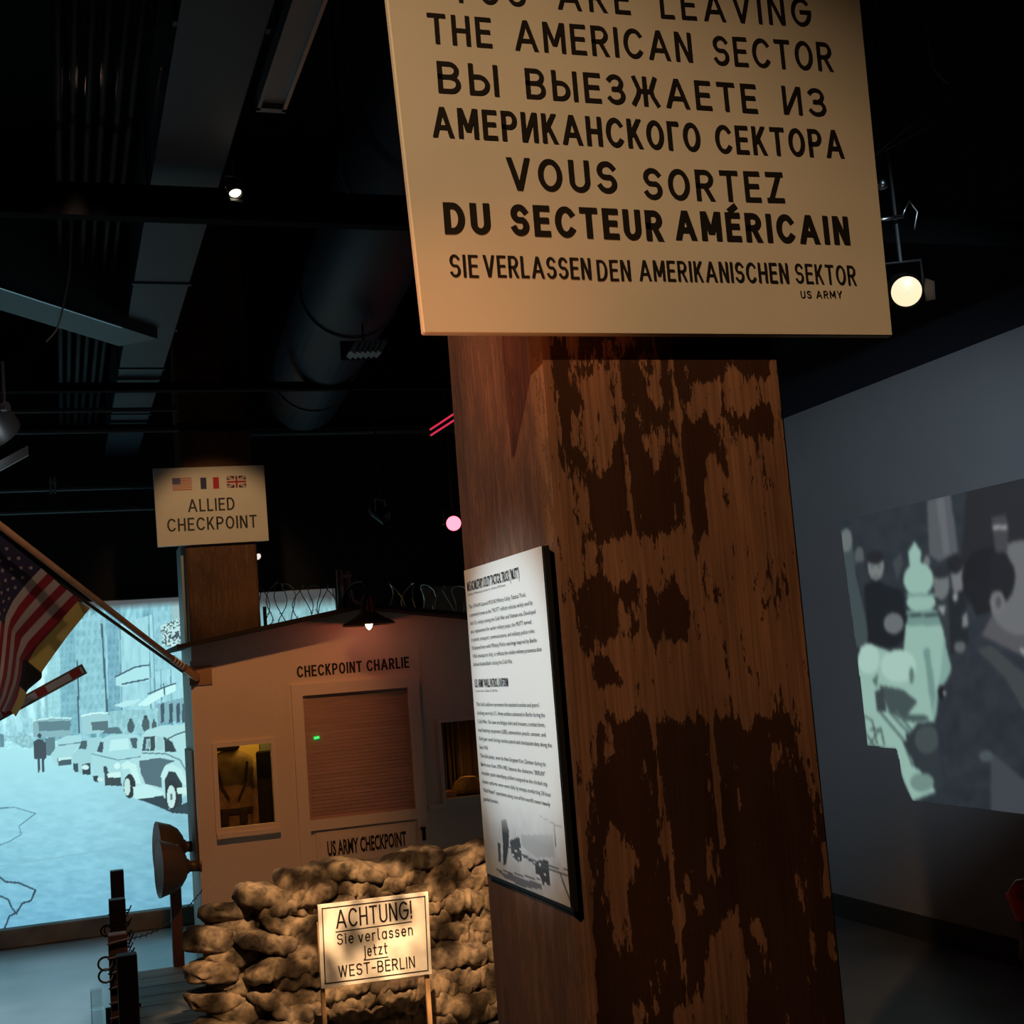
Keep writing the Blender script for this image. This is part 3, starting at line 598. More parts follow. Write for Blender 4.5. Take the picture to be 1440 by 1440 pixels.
fill([(60,200),(110,200),(130,380),(180,600),(180,690),(125,690)], (64, 76, 78), b3); bdot(90, 240, 25, 50, (104, 112, 112))
# crowd members at the back: coats, faces, waving hands
fill([(165,430),(215,400),(260,430),(330,450),(350,640),(300,690),(185,690)], (26, 30, 35), b3); bdot(215, 350, 34, 58, (118, 124, 124)); bdot(212, 312, 36, 28, (34, 36, 40)); bdot(145, 310, 20, 45, (84, 90, 92)); fill([(130,330),(160,330),(190,420),(150,430)], (46, 52, 56), b3)
bdot(200, 352, 5, 4, (60, 64, 66)); bdot(228, 352, 5, 4, (60, 64, 66)); bdot(214, 392, 12, 4, (74, 76, 78))
bdot(290, 590, 42, 45, (104, 110, 112)); fill([(285,330),(320,290),(330,340),(305,410)], (62, 68, 72), b3); bdot(430, 330, 14, 26, (108, 114, 114))
fill([(460,540),(520,500),(545,640),(530,700)], (50, 56, 60), b3); bdot(492, 425, 33, 65, (106, 112, 112)); bdot(490, 375, 34, 26, (40, 42, 46)); fill([(475,520),(510,515),(500,560)], (140, 146, 146), b3)
bdot(560, 390, 28, 75, (112, 116, 118)); bdot(548, 340, 34, 40, (32, 33, 36)); fill([(520,470),(590,450),(610,700),(530,720)], (32, 36, 40), b3); fill([(580,560),(600,540),(605,600),(580,610)], (120, 126, 128), b3); bdot(550, 480, 10, 20, (140, 146, 146)); bdot(570, 690, 25, 25, (92, 98, 100))
# carved stone post and stone lion in front of them
st1 = (148, 184, 172); st2 = (112, 146, 138); st3 = (168, 202, 190)
fill([(340,600),(360,560),(480,560),(500,620),(530,780),(460,1010),(350,1010),(330,720)], st1, b3); fill([(350,560),(480,560),(495,600),(345,600)], st2, b3)
bdot(405, 500, 62, 42, st1); bdot(395, 405, 63, 72, st1); fill([(360,350),(350,290),(378,243),(408,290),(400,350)], st1, b3); line([(345,470),(465,470)], st2, 2, b3); line([(350,545),(470,540)], st2, 2.5, b3); fill([(415,700),(440,690),(470,900),(450,960)], st2, b3); fill([(500,640),(535,780),(460,1000),(450,960),(490,800)], (128, 164, 154), b3)
fill([(135,760),(150,690),(190,675),(280,710),(400,700),(420,830),(410,1010),(340,1060),(380,1200),(440,1210),(470,1300),(370,1340),(325,1235),(300,1120),(180,1108)], st1, b3)
bdot(310, 770, 75, 70, st3); bdot(185, 740, 45, 65, st3); fill([(230,850),(330,870),(390,920),(330,1000),(270,960)], (66, 80, 80), b3); fill([(210,880),(245,860),(260,960),(220,960)], (56, 66, 68), b3); bdot(365, 810, 10, 35, (90, 116, 110)); fill([(200,830),(225,800),(220,860)], (84, 106, 102), b3); bdot(380, 990, 60, 16, (70, 88, 86))
for q in ([(230,960),(330,1080),(370,1190)], [(270,960),(360,1060)], [(300,960),(380,1060)]): line(q, (80, 102, 100), 1.6, b3)
for q in ([(165,980),(200,1000),(220,1100)], [(175,1040),(230,1040)], [(190,1100),(235,1030),(250,1100)], [(178,1060),(210,1110)]): line(q, (40, 48, 50), .8, b3)
fill([(330,1100),(390,1010),(520,1000),(540,1250),(470,1300),(400,1210)], (46, 54, 58), b3); bdot(430, 1080, 50, 60, (66, 76, 78)); bdot(410, 1260, 50, 40, (112, 140, 132)); bdot(560, 1290, 35, 45, (70, 80, 82))
# tall figure in a dark coat seen from the side in the foreground
fill([(470,1000),(480,880),(560,760),(620,640),(680,600),(760,640),(840,700),(1100,760),(1400,900),(1400,1500),(540,1400),(490,1200)], (43, 47, 55), b3)
img += np.where(inpoly(U, V, b3([(470,1000),(560,760),(680,600),(840,700),(1400,900),(1400,1500),(540,1400)]))[..., None], ((fbm(U/16, V/16, 91)-.5)*20)[..., None], 0)
fill([(660,640),(700,560),(860,560),(900,760),(820,720)], (84, 84, 88), b3); fill([(640,700),(700,680),(840,800),(1000,1000),(840,960),(760,820)], (62, 68, 70), b3)
bdot(830, 440, 150, 200, (104, 106, 108)); bdot(690, 400, 112, 130, (26, 26, 30)); fill([(580,420),(640,560),(700,540),(700,400)], (28, 28, 32), b3); fill([(700,290),(760,285),(800,360),(780,470),(690,470)], (30, 30, 34), b3); bdot(728, 500, 32, 48, (112, 112, 114)); bdot(732, 500, 12, 26, (78, 78, 82)); bdot(490, 880, 14, 30, (22, 24, 28)); bdot(505, 885, 6, 10, (150, 160, 158))
fill([(820,700),(840,690),(850,740)], (150, 152, 154), b3); fill([(700,140),(760,130),(775,180),(770,290),(720,290)], (66, 66, 70), b3); fill([(705,180),(770,172),(772,192),(708,196)], (150, 152, 156), b3); fill([(700,1130),(760,1180),(840,1250),(1400,1300),(1400,1500),(700,1400)], (64, 70, 76), b3); bdot(680, 1150, 30, 25, (74, 84, 86))
img = np.clip(img, 0, 255)
for _ in range(5): img[1:-1, 1:-1] = (img[1:-1, 1:-1]*2+img[:-2, 1:-1]+img[2:, 1:-1]+img[1:-1, :-2]+img[1:-1, 2:])/6
mask = inpoly(U, V, b3([(60,155),(530,45),(1600,-205),(1600,1500),(840,1398),(370,1340),(340,1290),(322,1235),(316,1180),(300,1122),(180,1108),(135,720),(95,430)]))
flm = grid_mesh('projected_film', GX, GY, GZ, lin(img)*.92, attr_mat('projected_film_light', True), mask=mask)
tag(flm, 'dim black and white film of a crowd projected on the grey right wall', 'projection')

# ------------------------------------------------------------------ the guard booth
YH = 8.6
M_BOOTH = mat('booth_white_boards', (.72, .66, .58), .7, var=.04, scale=2)
M_TRIM = mat('booth_trim', (.76, .70, .62), .6)
hb = thing('guard_booth', 'white wooden guard booth with pitched roof and shuttered front behind the sandbags', 'booth', (1.83, YH, 0))
XL, XR, XC = .77, 2.90, 1.862
def roofz(x): return 2.213 - abs(x-XC)*.155
def wall_piece(bm, x0, x1, z0, z1=None):
    if z1 is not None: box(bm, x0, x1, YH, YH+.04, z0, z1); return
    n = 8; xs = [x0+(x1-x0)*i/n for i in range(n+1)]
    prism(bm, [(x0, YH, z0), (x1, YH, z0)] + [(x, YH, roofz(x)-.03) for x in xs[::-1]], (0, .04, 0))
bm = BM(); T = 1.70
for a in [(XL, .895, 0, T), (.895, 1.235, 0, .872), (.895, 1.235, 1.372, T), (1.235, 1.45, 0, T), (1.45, 2.15, .0, .855), (1.45, 2.15, 1.648, T), (2.15, 2.357, 0, T), (2.357, 2.76, 0, .90), (2.357, 2.76, 1.397, T), (2.76, XR, 0, T)]: wall_piece(bm, *a)
wall_piece(bm, XL, XR, T)
bmesh.ops.remove_doubles(bm, verts=bm.verts, dist=1e-4)
obj('front_wall', bm, M_BOOTH, hb)
bm = BM(); prism(bm, [(XL, YH+.04, 0), (XL, 9.22, 0), (XL, 9.22, roofz(XL)-.03), (XL, YH+.04, roofz(XL)-.03)], (.03, 0, 0)); obj('side_wall', bm, M_BOOTH, hb)
bm = BM(); prism(bm, [(XR-.03, YH+.04, 0), (XR-.03, 9.22, 0), (XR-.03, 9.22, roofz(XR)-.03), (XR-.03, YH+.04, roofz(XR)-.03)], (.03, 0, 0)); obj('side_wall', bm, M_BOOTH, hb)
obj('back_wall', bx(XL, XR, 9.22, 9.25, 0, 1.88), mat('booth_inside_wall', (.60, .42, .16), .8), hb)
obj('booth_floor', bx(XL+.03, XR-.03, YH+.04, 9.22, .01, .04), mat('booth_floor_boards', (.10, .07, .05), .8), hb)
M_ROOF = mat('roof_felt', (.012, .011, .010), .9, bump=.2, scale=30)
for s, xe in ((-1, .668), (1, XC*2-.668)):
    bm = BM(); prism(bm, [(XC, YH-.24, 2.207), (xe, YH-.24, roofz(xe)-.006), (xe, YH-.24, roofz(xe)-.034), (XC, YH-.24, 2.179)], (0, .92, 0)); obj('roof_slab', bm, M_ROOF, hb)
def frame(name, x0, x1, z0, z1, wd, dp, m, parent, y=YH):
    bm = BM(); box(bm, x0, x1, y-dp, y+.005, z1-wd, z1); box(bm, x0, x1, y-dp, y+.005, z0, z0+wd); box(bm, x0, x0+wd, y-dp, y+.005, z0+wd, z1-wd); box(bm, x1-wd, x1, y-dp, y+.005, z0+wd, z1-wd)
    return obj(name, bm, m, parent)
frame('window_frame', .866, 1.264, .842, 1.400, .030, .022, M_TRIM, hb); frame('window_frame', 2.332, 2.785, .872, 1.422, .025, .018, M_TRIM, hb)
obj('window_sill', bx(.870, 1.262, YH-.04, YH, .812, .842), M_TRIM, hb)
obj('door_post', bx(1.380, 1.452, YH-.025, YH+.01, .20, 1.723), M_TRIM, hb); obj('door_post', bx(2.148, 2.222, YH-.025, YH+.01, .20, 1.700), M_TRIM, hb)
obj('door_lintel', bx(1.452, 2.148, YH-.025, YH+.01, 1.648, 1.722), M_TRIM, hb); obj('door_rail', bx(1.452, 2.148, YH-.025, YH+.01, .795, .860), M_TRIM, hb)
obj('seam_batten', bx(1.258, 1.264, YH-.004, YH, 1.40, 1.92), M_TRIM, hb); obj('seam_batten', bx(2.24, 2.246, YH-.004, YH, 1.44, 1.92), M_TRIM, hb); obj('ledge', bx(2.236, 2.86, YH-.012, YH, .845, .872), M_TRIM, hb)
bm = BM(); n = 34
for i in range(n):
    z = .86 + (1.648-.86)*i/n; box(bm, 1.452, 2.148, YH+.004+.004*((i*7) % 3)/3, YH+.03, z+.001, z+(1.648-.86)/n-.0015, )
obj('slatted_shutter', bm, mat('brown_shutter_slats', (.42, .28, .27), .55, var=.12, scale=3, stretch=(1, 1, 12)), hb)
obj('shutter_stile', bx(1.4525, 1.472, YH-.004, YH+.004, .862, 1.646), MATS['brown_shutter_slats'], hb)
LED = mat('green_led', (.02, .3, .06), .4, emit=(.04, .9, .16, 1.0))
bm = BM(); tube(bm, [(1.512, YH-.004, 1.372), (1.545, YH-.006, 1.376)], .009, 10); obj('green_indicator_lamp', bm, LED, hb)
lp = obj('lower_panel', bx(1.484, 2.148, YH-.010, YH+.01, .20, .782, bevel=.004), M_BOOTH, hb)
lb = obj('name_board', bx(1.512, 2.135, YH-.016, YH-.010, .575, .757), M_TRIM, hb)
toH = lambda x, z, d: (x, YH-.0015-d, z)
lettering(hb, 'CHECKPOINT CHARLIE', toH, 1.4259, 2.1687, 1.7649, 1.7747, .0737, .0125, BLACK, gap=.2)
font_line(hb, 'US ARMY CHECKPOINT', lambda u, vv: (1.552+u, YH-.0185, .628+vv+.012*u), .517, .128, BLACK, bold=.03)
bm = BM(); box(bm, 2.175, 2.195, YH-.04, YH-.02, .655, .74); box(bm, 2.165, 2.195, YH-.05, YH-.02, .725, .74); obj('door_latch', bm, DARK_METAL, hb)
# corner boards seen on the booth's left flank
obj('flank_shutter', bx(XL-.022, XL, 8.68, 9.18, .62, 1.36, bevel=.006), mat('brown_flank_shutter', (.30, .19, .12), .7, var=.15, scale=6), hb)
obj('corner_board', bx(XL-.010, XL, YH, YH+.07, 0, 1.92), M_TRIM, hb)
# lamp inside (bulb hangs from the roof of the booth)
il = thing('hanging_bulb', 'bare warm bulb hanging inside the booth above the left window', 'lamp', (1.20, 8.98, 1.62))
bm = BM(); lathe(bm, [(.004, -.035), (.018, -.025), (.025, 0), (.018, .022), (.010, .04), (.010, .06)], (1.20, 8.98, 1.62), (0, 0, 1), 16, True); obj('bulb', bm, mat('warm_bulb', (1, .8, .5), .4, emit=(1, .55, .12, 6)), il)
bm = BM(); tube(bm, [(1.20, 8.98, 1.68), (1.20, 8.98, 2.08)], .004, 6); obj('cord', bm, BLACK, il)
point('inside_lamp', (1.20, 8.98, 1.55), 2.6, (1.0, .60, .10), .03)
point('inside_desk_lamp', (2.62, 8.95, 1.05), .35, (1.0, .42, .08), .02)
# uniform on a stand behind the left window
un = thing('uniform_on_stand', 'olive uniform with webbing straps and dark cap on a stand inside left booth window', 'uniform', (1.02, 8.98, .04))
bm = BM(); pr = [(.07, .55), (.13, .56), (.135, .75), (.14, .90), (.155, 1.02), (.16, 1.14), (.145, 1.21), (.08, 1.255), (.045, 1.27), (.04, 1.30)]
lathe(bm, pr, (1.02, 8.98, 0.06), (0, 0, 1), 28, True); xform(bm, Matrix.Translation((1.02, 8.98, 0)) @ Matrix.Diagonal((1, .6, 1, 1)) @ Matrix.Translation((-1.02, -8.98, 0)))
obj('jacket', bm, mat('olive_cloth', (.22, .15, .08), .9, var=.25, scale=14, bump=.3), un, True)
for s in (-1, 1):
    bm = BM(); tube(bm, [(1.02+s*.13, 8.98, 1.23), (1.02+s*.165, 8.97, 1.05), (1.02+s*.155, 8.94, .90), (1.02+s*.12, 8.92, .78)], [.042, .045, .038, .032], 12); obj('sleeve', bm, MATS['olive_cloth'], un, True)
    bm = BM(); tube(bm, [(1.02+s*.10, 8.905, 1.25), (1.02+s*.08, 8.875, 1.12), (1.02+s*.03, 8.878, 1.02)], .008, 6); obj('strap', bm, mat('dark_webbing', (.03, .022, .015), .9), un)
bm = BM(); lathe(bm, [(.147, .92), (.150, .925), (.150, .955), (.147, .96)], (1.02, 8.98, 0), (0, 0, 1), 28); xform(bm, Matrix.Translation((1.02, 8.98, 0)) @ Matrix.Diagonal((1, .62, 1, 1)) @ Matrix.Translation((-1.02, -8.98, 0))); obj('belt', bm, MATS['dark_webbing'], un)
for dx in (-.07, .05): obj('ammunition_pouch', bx(1.0+dx, 1.05+dx, 8.855, 8.89, .86, .955, bevel=.006), MATS['dark_webbing'], un)
bm = BM(); lathe(bm, [(.001, 1.40), (.06, 1.395), (.085, 1.375), (.085, 1.345), (.075, 1.33), (.04, 1.33)], (1.0, 8.98, 0), (0, 0, 1), 24, True); obj('cap', bm, mat('dark_cap', (.02, .014, .01), .8), un, True)
bm = BM(); tube(bm, [(1.02, 8.98, .04), (1.02, 8.98, 1.35)], .016, 8); box(bm, .92, 1.12, 8.88, 9.08, .04, .06); obj('stand', bm, DARK_METAL, un)
cu = bx(1.175, 1.30, 8.86, 8.90, .06, 1.31, bevel=.015); tag(obj('dark_greatcoat', cu, mat('black_coat_cloth', (.008, .006, .006), .95)), 'long dark coat hanging beside the uniform inside left booth window', 'coat')
tag(obj('grey_curtain', bx(1.24, 1.36, 9.14, 9.19, .06, 1.60), mat('grey_curtain_cloth', (.14, .15, .16), .9)), 'grey curtain strip on the inner wall at right of left booth window', 'curtain')
# right window: curtains and things on the desk
for k, (x0, x1, c) in enumerate([(2.30, 2.44, (.04, .035, .06)), (2.455, 2.58, (.06, .045, .04)), (2.60, 2.85, (.05, .036, .034))]):
    n = 14; bm = BM(); P = [(x0+(x1-x0)*i/n, 9.12+.018*math.sin(i*1.7+k)) for i in range(n+1)]
    lo = [bm.verts.new((x, y, .12)) for x, y in P]; hi = [bm.verts.new((x, y, 1.60)) for x, y in P]; lo2 = [bm.verts.new((x, y+.012, .12)) for x, y in P]; hi2 = [bm.verts.new((x, y+.012, 1.60)) for x, y in P]
    for i in range(n): bm.faces.new([lo[i], lo[i+1], hi[i+1], hi[i]]); bm.faces.new([lo2[i+1], lo2[i], hi2[i], hi2[i+1]])
    tag(obj('window_curtain', bm, mat('curtain_cloth_%d' % k, c, .95)), ['dark blue curtain at left of right booth window', 'brown curtain in the middle of right booth window', 'wide brown curtain at right of right booth window'][k], 'curtain', 'curtains in the right booth window')
dk_ = thing('booth_desk', 'dark wooden desk inside the booth below the right window', 'desk', (2.55, 8.9, .04))
obj('desk_top', bx(2.28, 2.86, 8.70, 9.10, .86, .89, bevel=.005), mat('desk_wood', (.10, .06, .03), .6), dk_)
for x in (2.30, 2.82):
    for y in (8.72, 9.06): obj('leg', bx(x, x+.03, y, y+.03, .04, .86), MATS['desk_wood'], dk_)
tag(obj('orange_folder', bx(2.365, 2.47, 8.72, 8.84, .89, .935, bevel=.012), mat('orange_card', (.85, .32, .06), .6)), 'orange folder lying on the desk at left of right booth window', 'folder')
bm = BM(); lathe(bm, [(.001, .0), (.09, .004), (.11, .04), (.095, .085), (.05, .115), (.001, .12)], (2.60, 8.88, .89), (0, 0, 1), 20, True); tag(obj('cloth_bundle', bm, mat('tan_bundle_cloth', (.50, .30, .12), .9, var=.2, scale=20, bump=.4), None, True), 'tan cloth bundle on the desk in the right booth window', 'bundle')

# gooseneck lamp over the booth's door
gl = thing('gooseneck_lamp', 'dark gooseneck barn lamp with lit bulb over the booth lettering', 'lamp', (1.862, 8.36, 2.20))
LX, LY = 1.852, 8.30
bm = BM(); lathe(bm, [(.165, -.142), (.168, -.136), (.155, -.125), (.10, -.098), (.06, -.070), (.045, -.045), (.042, .01), (.030, .035), (.020, .05)], (LX, LY, 2.205), (0, 0, 1), 36)
lathe(bm, [(.164, -.1425), (.150, -.128), (.095, -.103), (.055, -.078), (.02, -.07)], (LX, LY, 2.205), (0, 0, 1), 36); obj('shade', bm, mat('dark_enamel', (.02, .016, .014), .4), gl, True)
bm = BM(); lathe(bm, [(.003, -.075), (.018, -.06), (.026, -.035), (.020, -.01), (.012, .01), (.012, .035)], (LX, LY, 2.105), (0, 0, 1), 18, True); obj('bulb', bm, mat('clear_lit_bulb', (1, .85, .6), .3, emit=(1, .78, .5, 3.5)), gl, True)
bm = BM(); tube(bm, [(LX, LY, 2.25), (LX, LY, 2.31), (LX-.01, LY+.04, 2.345), (LX-.04, LY+.14, 2.345), (LX-.07, LY+.26, 2.31), (LX-.085, LY+.31, 2.26), (LX-.085, LY+.31, 2.185)], .013, 10); obj('gooseneck_arm', bm, DARK_METAL, gl, True)
point('bulb_light', (LX, LY, 2.045), 3.6, (1.0, .20, .09), .02)
cp = thing('roof_conduit', 'grey metal conduit with elbow standing on the booth roof behind the lamp', 'conduit', (1.78, 8.75, 2.19))
bm = BM(); tube(bm, [(1.775, 8.75, 2.17), (1.775, 8.75, 2.46)], .024, 10); obj('pipe', bm, mat('galvanised_grey', (.30, .30, .30), .45, .5), cp, True)
bm = BM(); tube(bm, [(1.835, 8.75, 2.45), (1.835, 8.75, 2.32), (1.85, 8.75, 2.25), (1.90, 8.75, 2.215), (1.94, 8.75, 2.19)], .016, 8); obj('elbow', bm, MATS['galvanised_grey'], cp, True)
obj('bracket', bx(1.755, 1.855, 8.735, 8.765, 2.405, 2.425), MATS['galvanised_grey'], cp)

# razor wire coils behind the roof ridge
def coil(name, x0, x1, y, z, r, turns, label, m, w_=.004, seed=0):
    rnd = random.Random(seed); th = thing(name, label, 'wire', ((x0+x1)/2, y, z-r)); n = turns*18
    pts = [(x0+(x1-x0)*i/n + .03*math.sin(i*.9), y+r*.5*math.cos(i*2*math.pi/18), z+r*math.sin(i*2*math.pi/18)*(1+.15*math.sin(i*.31))) for i in range(n+1)]
    bm = BM(); tube(bm, pts, w_, 5); obj('coiled_strand', bm, m, th)
    bm = BM()
    for i in range(4, n, 6):
        p = Vector(pts[i]); d = Vector((rnd.uniform(-1, 1), rnd.uniform(-1, 1), rnd.uniform(-1, 1))).normalized()*.022
        tube(bm, [p-d, p+d], w_*.7, 4)
    o = obj('barbs', bm, m, th); o['kind'] = 'stuff'
    for x in (x0+.05, x1-.05): obj('stake', bx(x-.012, x+.012, y-.012, y+.012, 0, z), DARK_METAL, th)
M_WIRE = mat('rusty_wire', (.06, .055, .05), .5, .7); M_WIRE2 = mat('bright_wire', (.42, .40, .36), .35, .9)
coil('razor_wire', 1.36, 2.05, 9.75, 2.30, .16, 7, 'dark razor wire coil behind the booth roof left of the lamp', M_WIRE, .0035, 1)
coil('razor_wire', 2.30, 3.05, 9.55, 2.22, .16, 6, 'shiny razor wire coil behind the booth roof beside the big pillar', M_WIRE2, .005, 2)

# ------------------------------------------------------------------ allied pillar and sign
ap = thing('rear_pillar', 'dark brown timber pillar behind the booth carrying the allied sign', 'pillar', (1.09, 9.5, 0))
M_AP = wood_mat('rear_timber', (.20, .095, .045), (.13, .06, .03), .5, False)
bm = BM(); box(bm, .845, 1.345, 9.50, 10.0, 0, ZC, bevel=.02); obj('timber', bm, M_AP, ap)
obj('steel_corner', bx(.822, .845, 9.60, 9.95, 0, 2.76), mat('pale_corner_trim', (.40, .42, .42), .6), ap)
asg = thing('allied_sign', 'small cream sign with three flags on the rear pillar above the booth', 'sign', (1.04, 9.46, 2.74))
YA = 9.46; k = YA/9.44
ap4 = [onY(215, 659, YA), onY(371, 654, YA), onY(378, 760, YA), onY(222, 769, YA)]
bm = BM(); prism(bm, [tuple(p) for p in ap4], (0, .04, 0)); obj('signboard', bm, CREAM, asg)
toA = lambda x, z, d: (x, YA-.0015-d, z)
lettering(asg, 'ALLIED', toA, .874, 1.197, 2.976, 2.981, .091, .0125, BLACK, gap=.2)
lettering(asg, 'CHECKPOINT', toA, .728, 1.347, 2.843, 2.849, .092, .0125, BLACK, gap=.2)
NAVY = lin3(70, 78, 120); RED_ = lin3(200, 60, 50); 
def flagcol(x0, x1, z0, z1, f, name, n=(90, 60)):
    Xg, Zg = np.meshgrid(np.linspace(x0, x1, n[0]), np.linspace(z0, z1, n[1])); u = (Xg-x0)/(x1-x0); v = (Zg-z0)/(z1-z0)
    grid_mesh(name, Xg, np.full_like(Xg, YA-.0015), Zg, f(u, v), attr_mat(name+'_print'), asg)
def us_f(u, v):
    c = np.empty(u.shape+(3,)); c[:] = (.70, .62, .55); c[(np.floor(v*13) % 2) == 0] = (.55, .10, .08); c[(u < .42) & (v > .46)] = (.12, .13, .28); return c
def fr_f(u, v):
    c = np.empty(u.shape+(3,)); c[:] = (.74, .72, .66); c[u < .32] = (.03, .04, .14); c[u > .68] = (.50, .02, .03); return c
def uk_f(u, v):
    c = np.empty(u.shape+(3,)); c[:] = (.03, .03, .10); d1 = np.abs((u-.5)-(v-.5)); d2 = np.abs((u-.5)+(v-.5)); W = (.72, .70, .64); R = (.42, .03, .04)
    c[(d1 < .11) | (d2 < .11)] = W; c[(d1 < .04) | (d2 < .04)] = R; cr = (np.abs(u-.5) < .11) | (np.abs(v-.5) < .17); c[cr] = W; c[(np.abs(u-.5) < .06) | (np.abs(v-.5) < .09)] = R; return c
flagcol(.777, .910, 3.133, 3.221, us_f, 'american_flag_print'); flagcol(.970, 1.098, 3.137, 3.219, fr_f, 'french_flag_print'); flagcol(1.153, 1.289, 3.140, 3.225, uk_f, 'british_flag_print')

# ------------------------------------------------------------------ flags on the booth corner
M_POLE = mat('varnished_pole', (.42, .24, .12), .5, var=.15, scale=10)
base = Vector(onY(268, 946, 8.48)); tip = Vector(onY(-22, 722, 6.3))
fp = thing('american_flag', 'american flag drooping from a wooden pole on the booth corner', 'flag', tuple(base))
bm = BM(); tube(bm, [base, base.lerp(tip, .5), tip], .017, 12); obj('wooden_pole', bm, M_POLE, fp, True)
bm = BM(); lathe(bm, [(.002, .05), (.02, .035), (.026, .015), (.02, 0)], tuple(tip), tuple(tip-base), 14, True); obj('pole_knob', bm, mat('brass_knob', (.5, .35, .12), .35, .8), fp, True)
bm = BM(); d = (tip-base).normalized(); tube(bm, [base-d*.10, base+d*.10], .026, 12); box(bm, XL-.02, XL+.12, YH-.012, YH+.001, base.z-.08, base.z+.04); obj('pole_bracket', bm, mat('brass_bracket', (.5, .34, .22), .4, .7), fp)
for i in range(4):
    q = base + d*(.16+.045*i); bm = BM(); lathe(bm, [(.019, -.006), (.024, 0), (.019, .006)], tuple(q), tuple(d), 12); obj('pole_ring', bm, mat('pale_ring', (.6, .6, .58), .4), fp)
b2 = Vector(onY(262, 948, 8.60)); t2 = Vector(onY(100, 832, 7.6))
gp = thing('german_flag', 'black red and gold flag behind the american flag on a thin dark pole', 'flag', tuple(b2))
bm = BM(); tube(bm, [b2, t2, t2+(t2-b2)*.35], .010, 8); obj('dark_pole', bm, mat('dark_pole_paint', (.015, .015, .016), .4), gp, True)
def cloth(paths, Ys, nu, nv, ripple, seed):
    """paths: list of (u, [(px, py), ...]) measured edges of the hanging cloth, at depth Ys(u, v)"""
    us = [p[0] for p in paths]; P = []
    for _, pts in paths:
        pts = np.array(pts, float); s = np.r_[0, np.cumsum(np.hypot(*np.diff(pts, axis=0).T))]; s /= s[-1]
        P.append((s, pts))
    vv = np.linspace(0, 1, nv); uu = np.linspace(0, 1, nu)
    cur = np.array([np.stack([np.interp(vv, s, pts[:, 0]), np.interp(vv, s, pts[:, 1])], -1) for s, pts in P])
    for _ in range(4): cur[:, 1:-1] = (cur[:, 1:-1]*2+cur[:, :-2]+cur[:, 2:])/4
    out = np.empty((nu, nv, 3)); 
    for i, u in enumerate(uu):
        j = min(max(np.searchsorted(us, u)-1, 0), len(us)-2); f = (u-us[j])/(us[j+1]-us[j]); c = cur[j]*(1-f)+cur[j+1]*f
        for q in range(nv):
            Y = Ys(u, vv[q]) + ripple*vv[q]*math.sin(u*9+vv[q]*2.5+seed) + ripple*.5*vv[q]*math.sin(u*21-vv[q]*4)
            out[i, q] = onY(c[q, 0], c[q, 1], Y)
    return uu, vv, out
def us_big(u, v):
    c = np.empty(u.shape+(3,)); c[:] = (.62, .55, .50); st = np.floor(u*13).astype(int) % 2 == 0; c[st] = (.36, .015, .03)
    can = (u > 6/13) & (v < .46); c[can] = (.025, .025, .075)
    uu = (u-6/13)/(7/13); vq = v/.46
    a = uu*9; b = vq*11; star = can & ((np.round(a)+np.round(b)) % 2 == 0) & (np.hypot((a-np.round(a))*.9, (b-np.round(b))*.9) < .22) & (a > .5) & (a < 8.7) & (b > .5) & (b < 10.6)
    c[star] = (.42, .38, .38); return c
yf = lambda u, v: 7.46 - .95*u
uu, vv, O3 = cloth([(0, [(112,843),(80,876),(49,908),(32,928),(30,950),(25,968),(16,988),(8,1003)]), (.22, [(86,823),(60,850),(36,876),(22,892),(19,925),(15,955),(8,980),(0,998)]), (.46, [(58,799),(36,822),(18,845),(8,866),(4,905),(0,945),(-6,975),(-12,990)]), (.75, [(16,765),(6,780),(-4,800),(-10,850),(-12,890),(-14,930),(-18,960),(-24,985)]), (1, [(-20,738),(-24,765),(-28,790),(-30,840),(-32,880),(-36,920),(-40,955),(-46,980)])], yf, 150, 150, .05, 0)
Ug, Vg = np.meshgrid(uu, vv, indexing='ij')
ob = grid_mesh('flag_cloth', O3[..., 0], O3[..., 1], O3[..., 2], us_big(Ug, Vg), attr_mat('american_flag_cloth', rough=.85), fp, smooth=True)
def de_f(u, v):
    c = np.empty(u.shape+(3,)); c[:] = (.95, .76, .20); c[u > .34] = (.36, .02, .03); c[u > .68] = (.012, .012, .010); c[(v > .60) & (v < .80)] = (.014, .013, .011); return c
uu, vv, O4 = cloth([(0, [(127,855),(96,893),(72,926),(58,946),(60,953),(38,971),(34,988),(22,1008)]), (.34, [(110,845),(80,880),(52,910),(40,930),(30,960),(25,980),(16,1000)]), (1, [(80,822),(50,850),(30,890),(20,930),(10,960),(4,985),(0,1000)])], lambda u, v: 7.86 - .5*u, 60, 90, .015, 2)
Ug, Vg = np.meshgrid(uu, vv, indexing='ij')
grid_mesh('flag_cloth', O4[..., 0], O4[..., 1], O4[..., 2], de_f(Ug, Vg), attr_mat('german_flag_cloth', rough=.85), gp, smooth=True)

# striped barrier arm raised behind the flags
ba = thing('barrier_arm', 'red and white striped barrier arm pointing up behind the flags', 'barrier', (-.9, 9.3, 0))
e = Vector(onY(119, 940, 9.3)); s_ = Vector(onY(-110, 1065, 9.3)); d = (e-s_).normalized(); L = (e-s_).length
up = Vector((-d.z, 0, d.x)) if d.x > 0 else Vector((d.z, 0, -d.x))
def beam(bm, a, b, hh, dd, y0):
    A = s_+d*a; B = s_+d*b
    prism(bm, [(A.x-up.x*hh, y0, A.z-up.z*hh), (B.x-up.x*hh, y0, B.z-up.z*hh), (B.x+up.x*hh, y0, B.z+up.z*hh), (A.x+up.x*hh, y0, A.z+up.z*hh)], (0, dd, 0))
bm = BM(); beam(bm, -.1, L, .036, .07, 9.3); obj('arm_beam', bm, mat('arm_dull_wood', (.34, .27, .20), .7), ba)
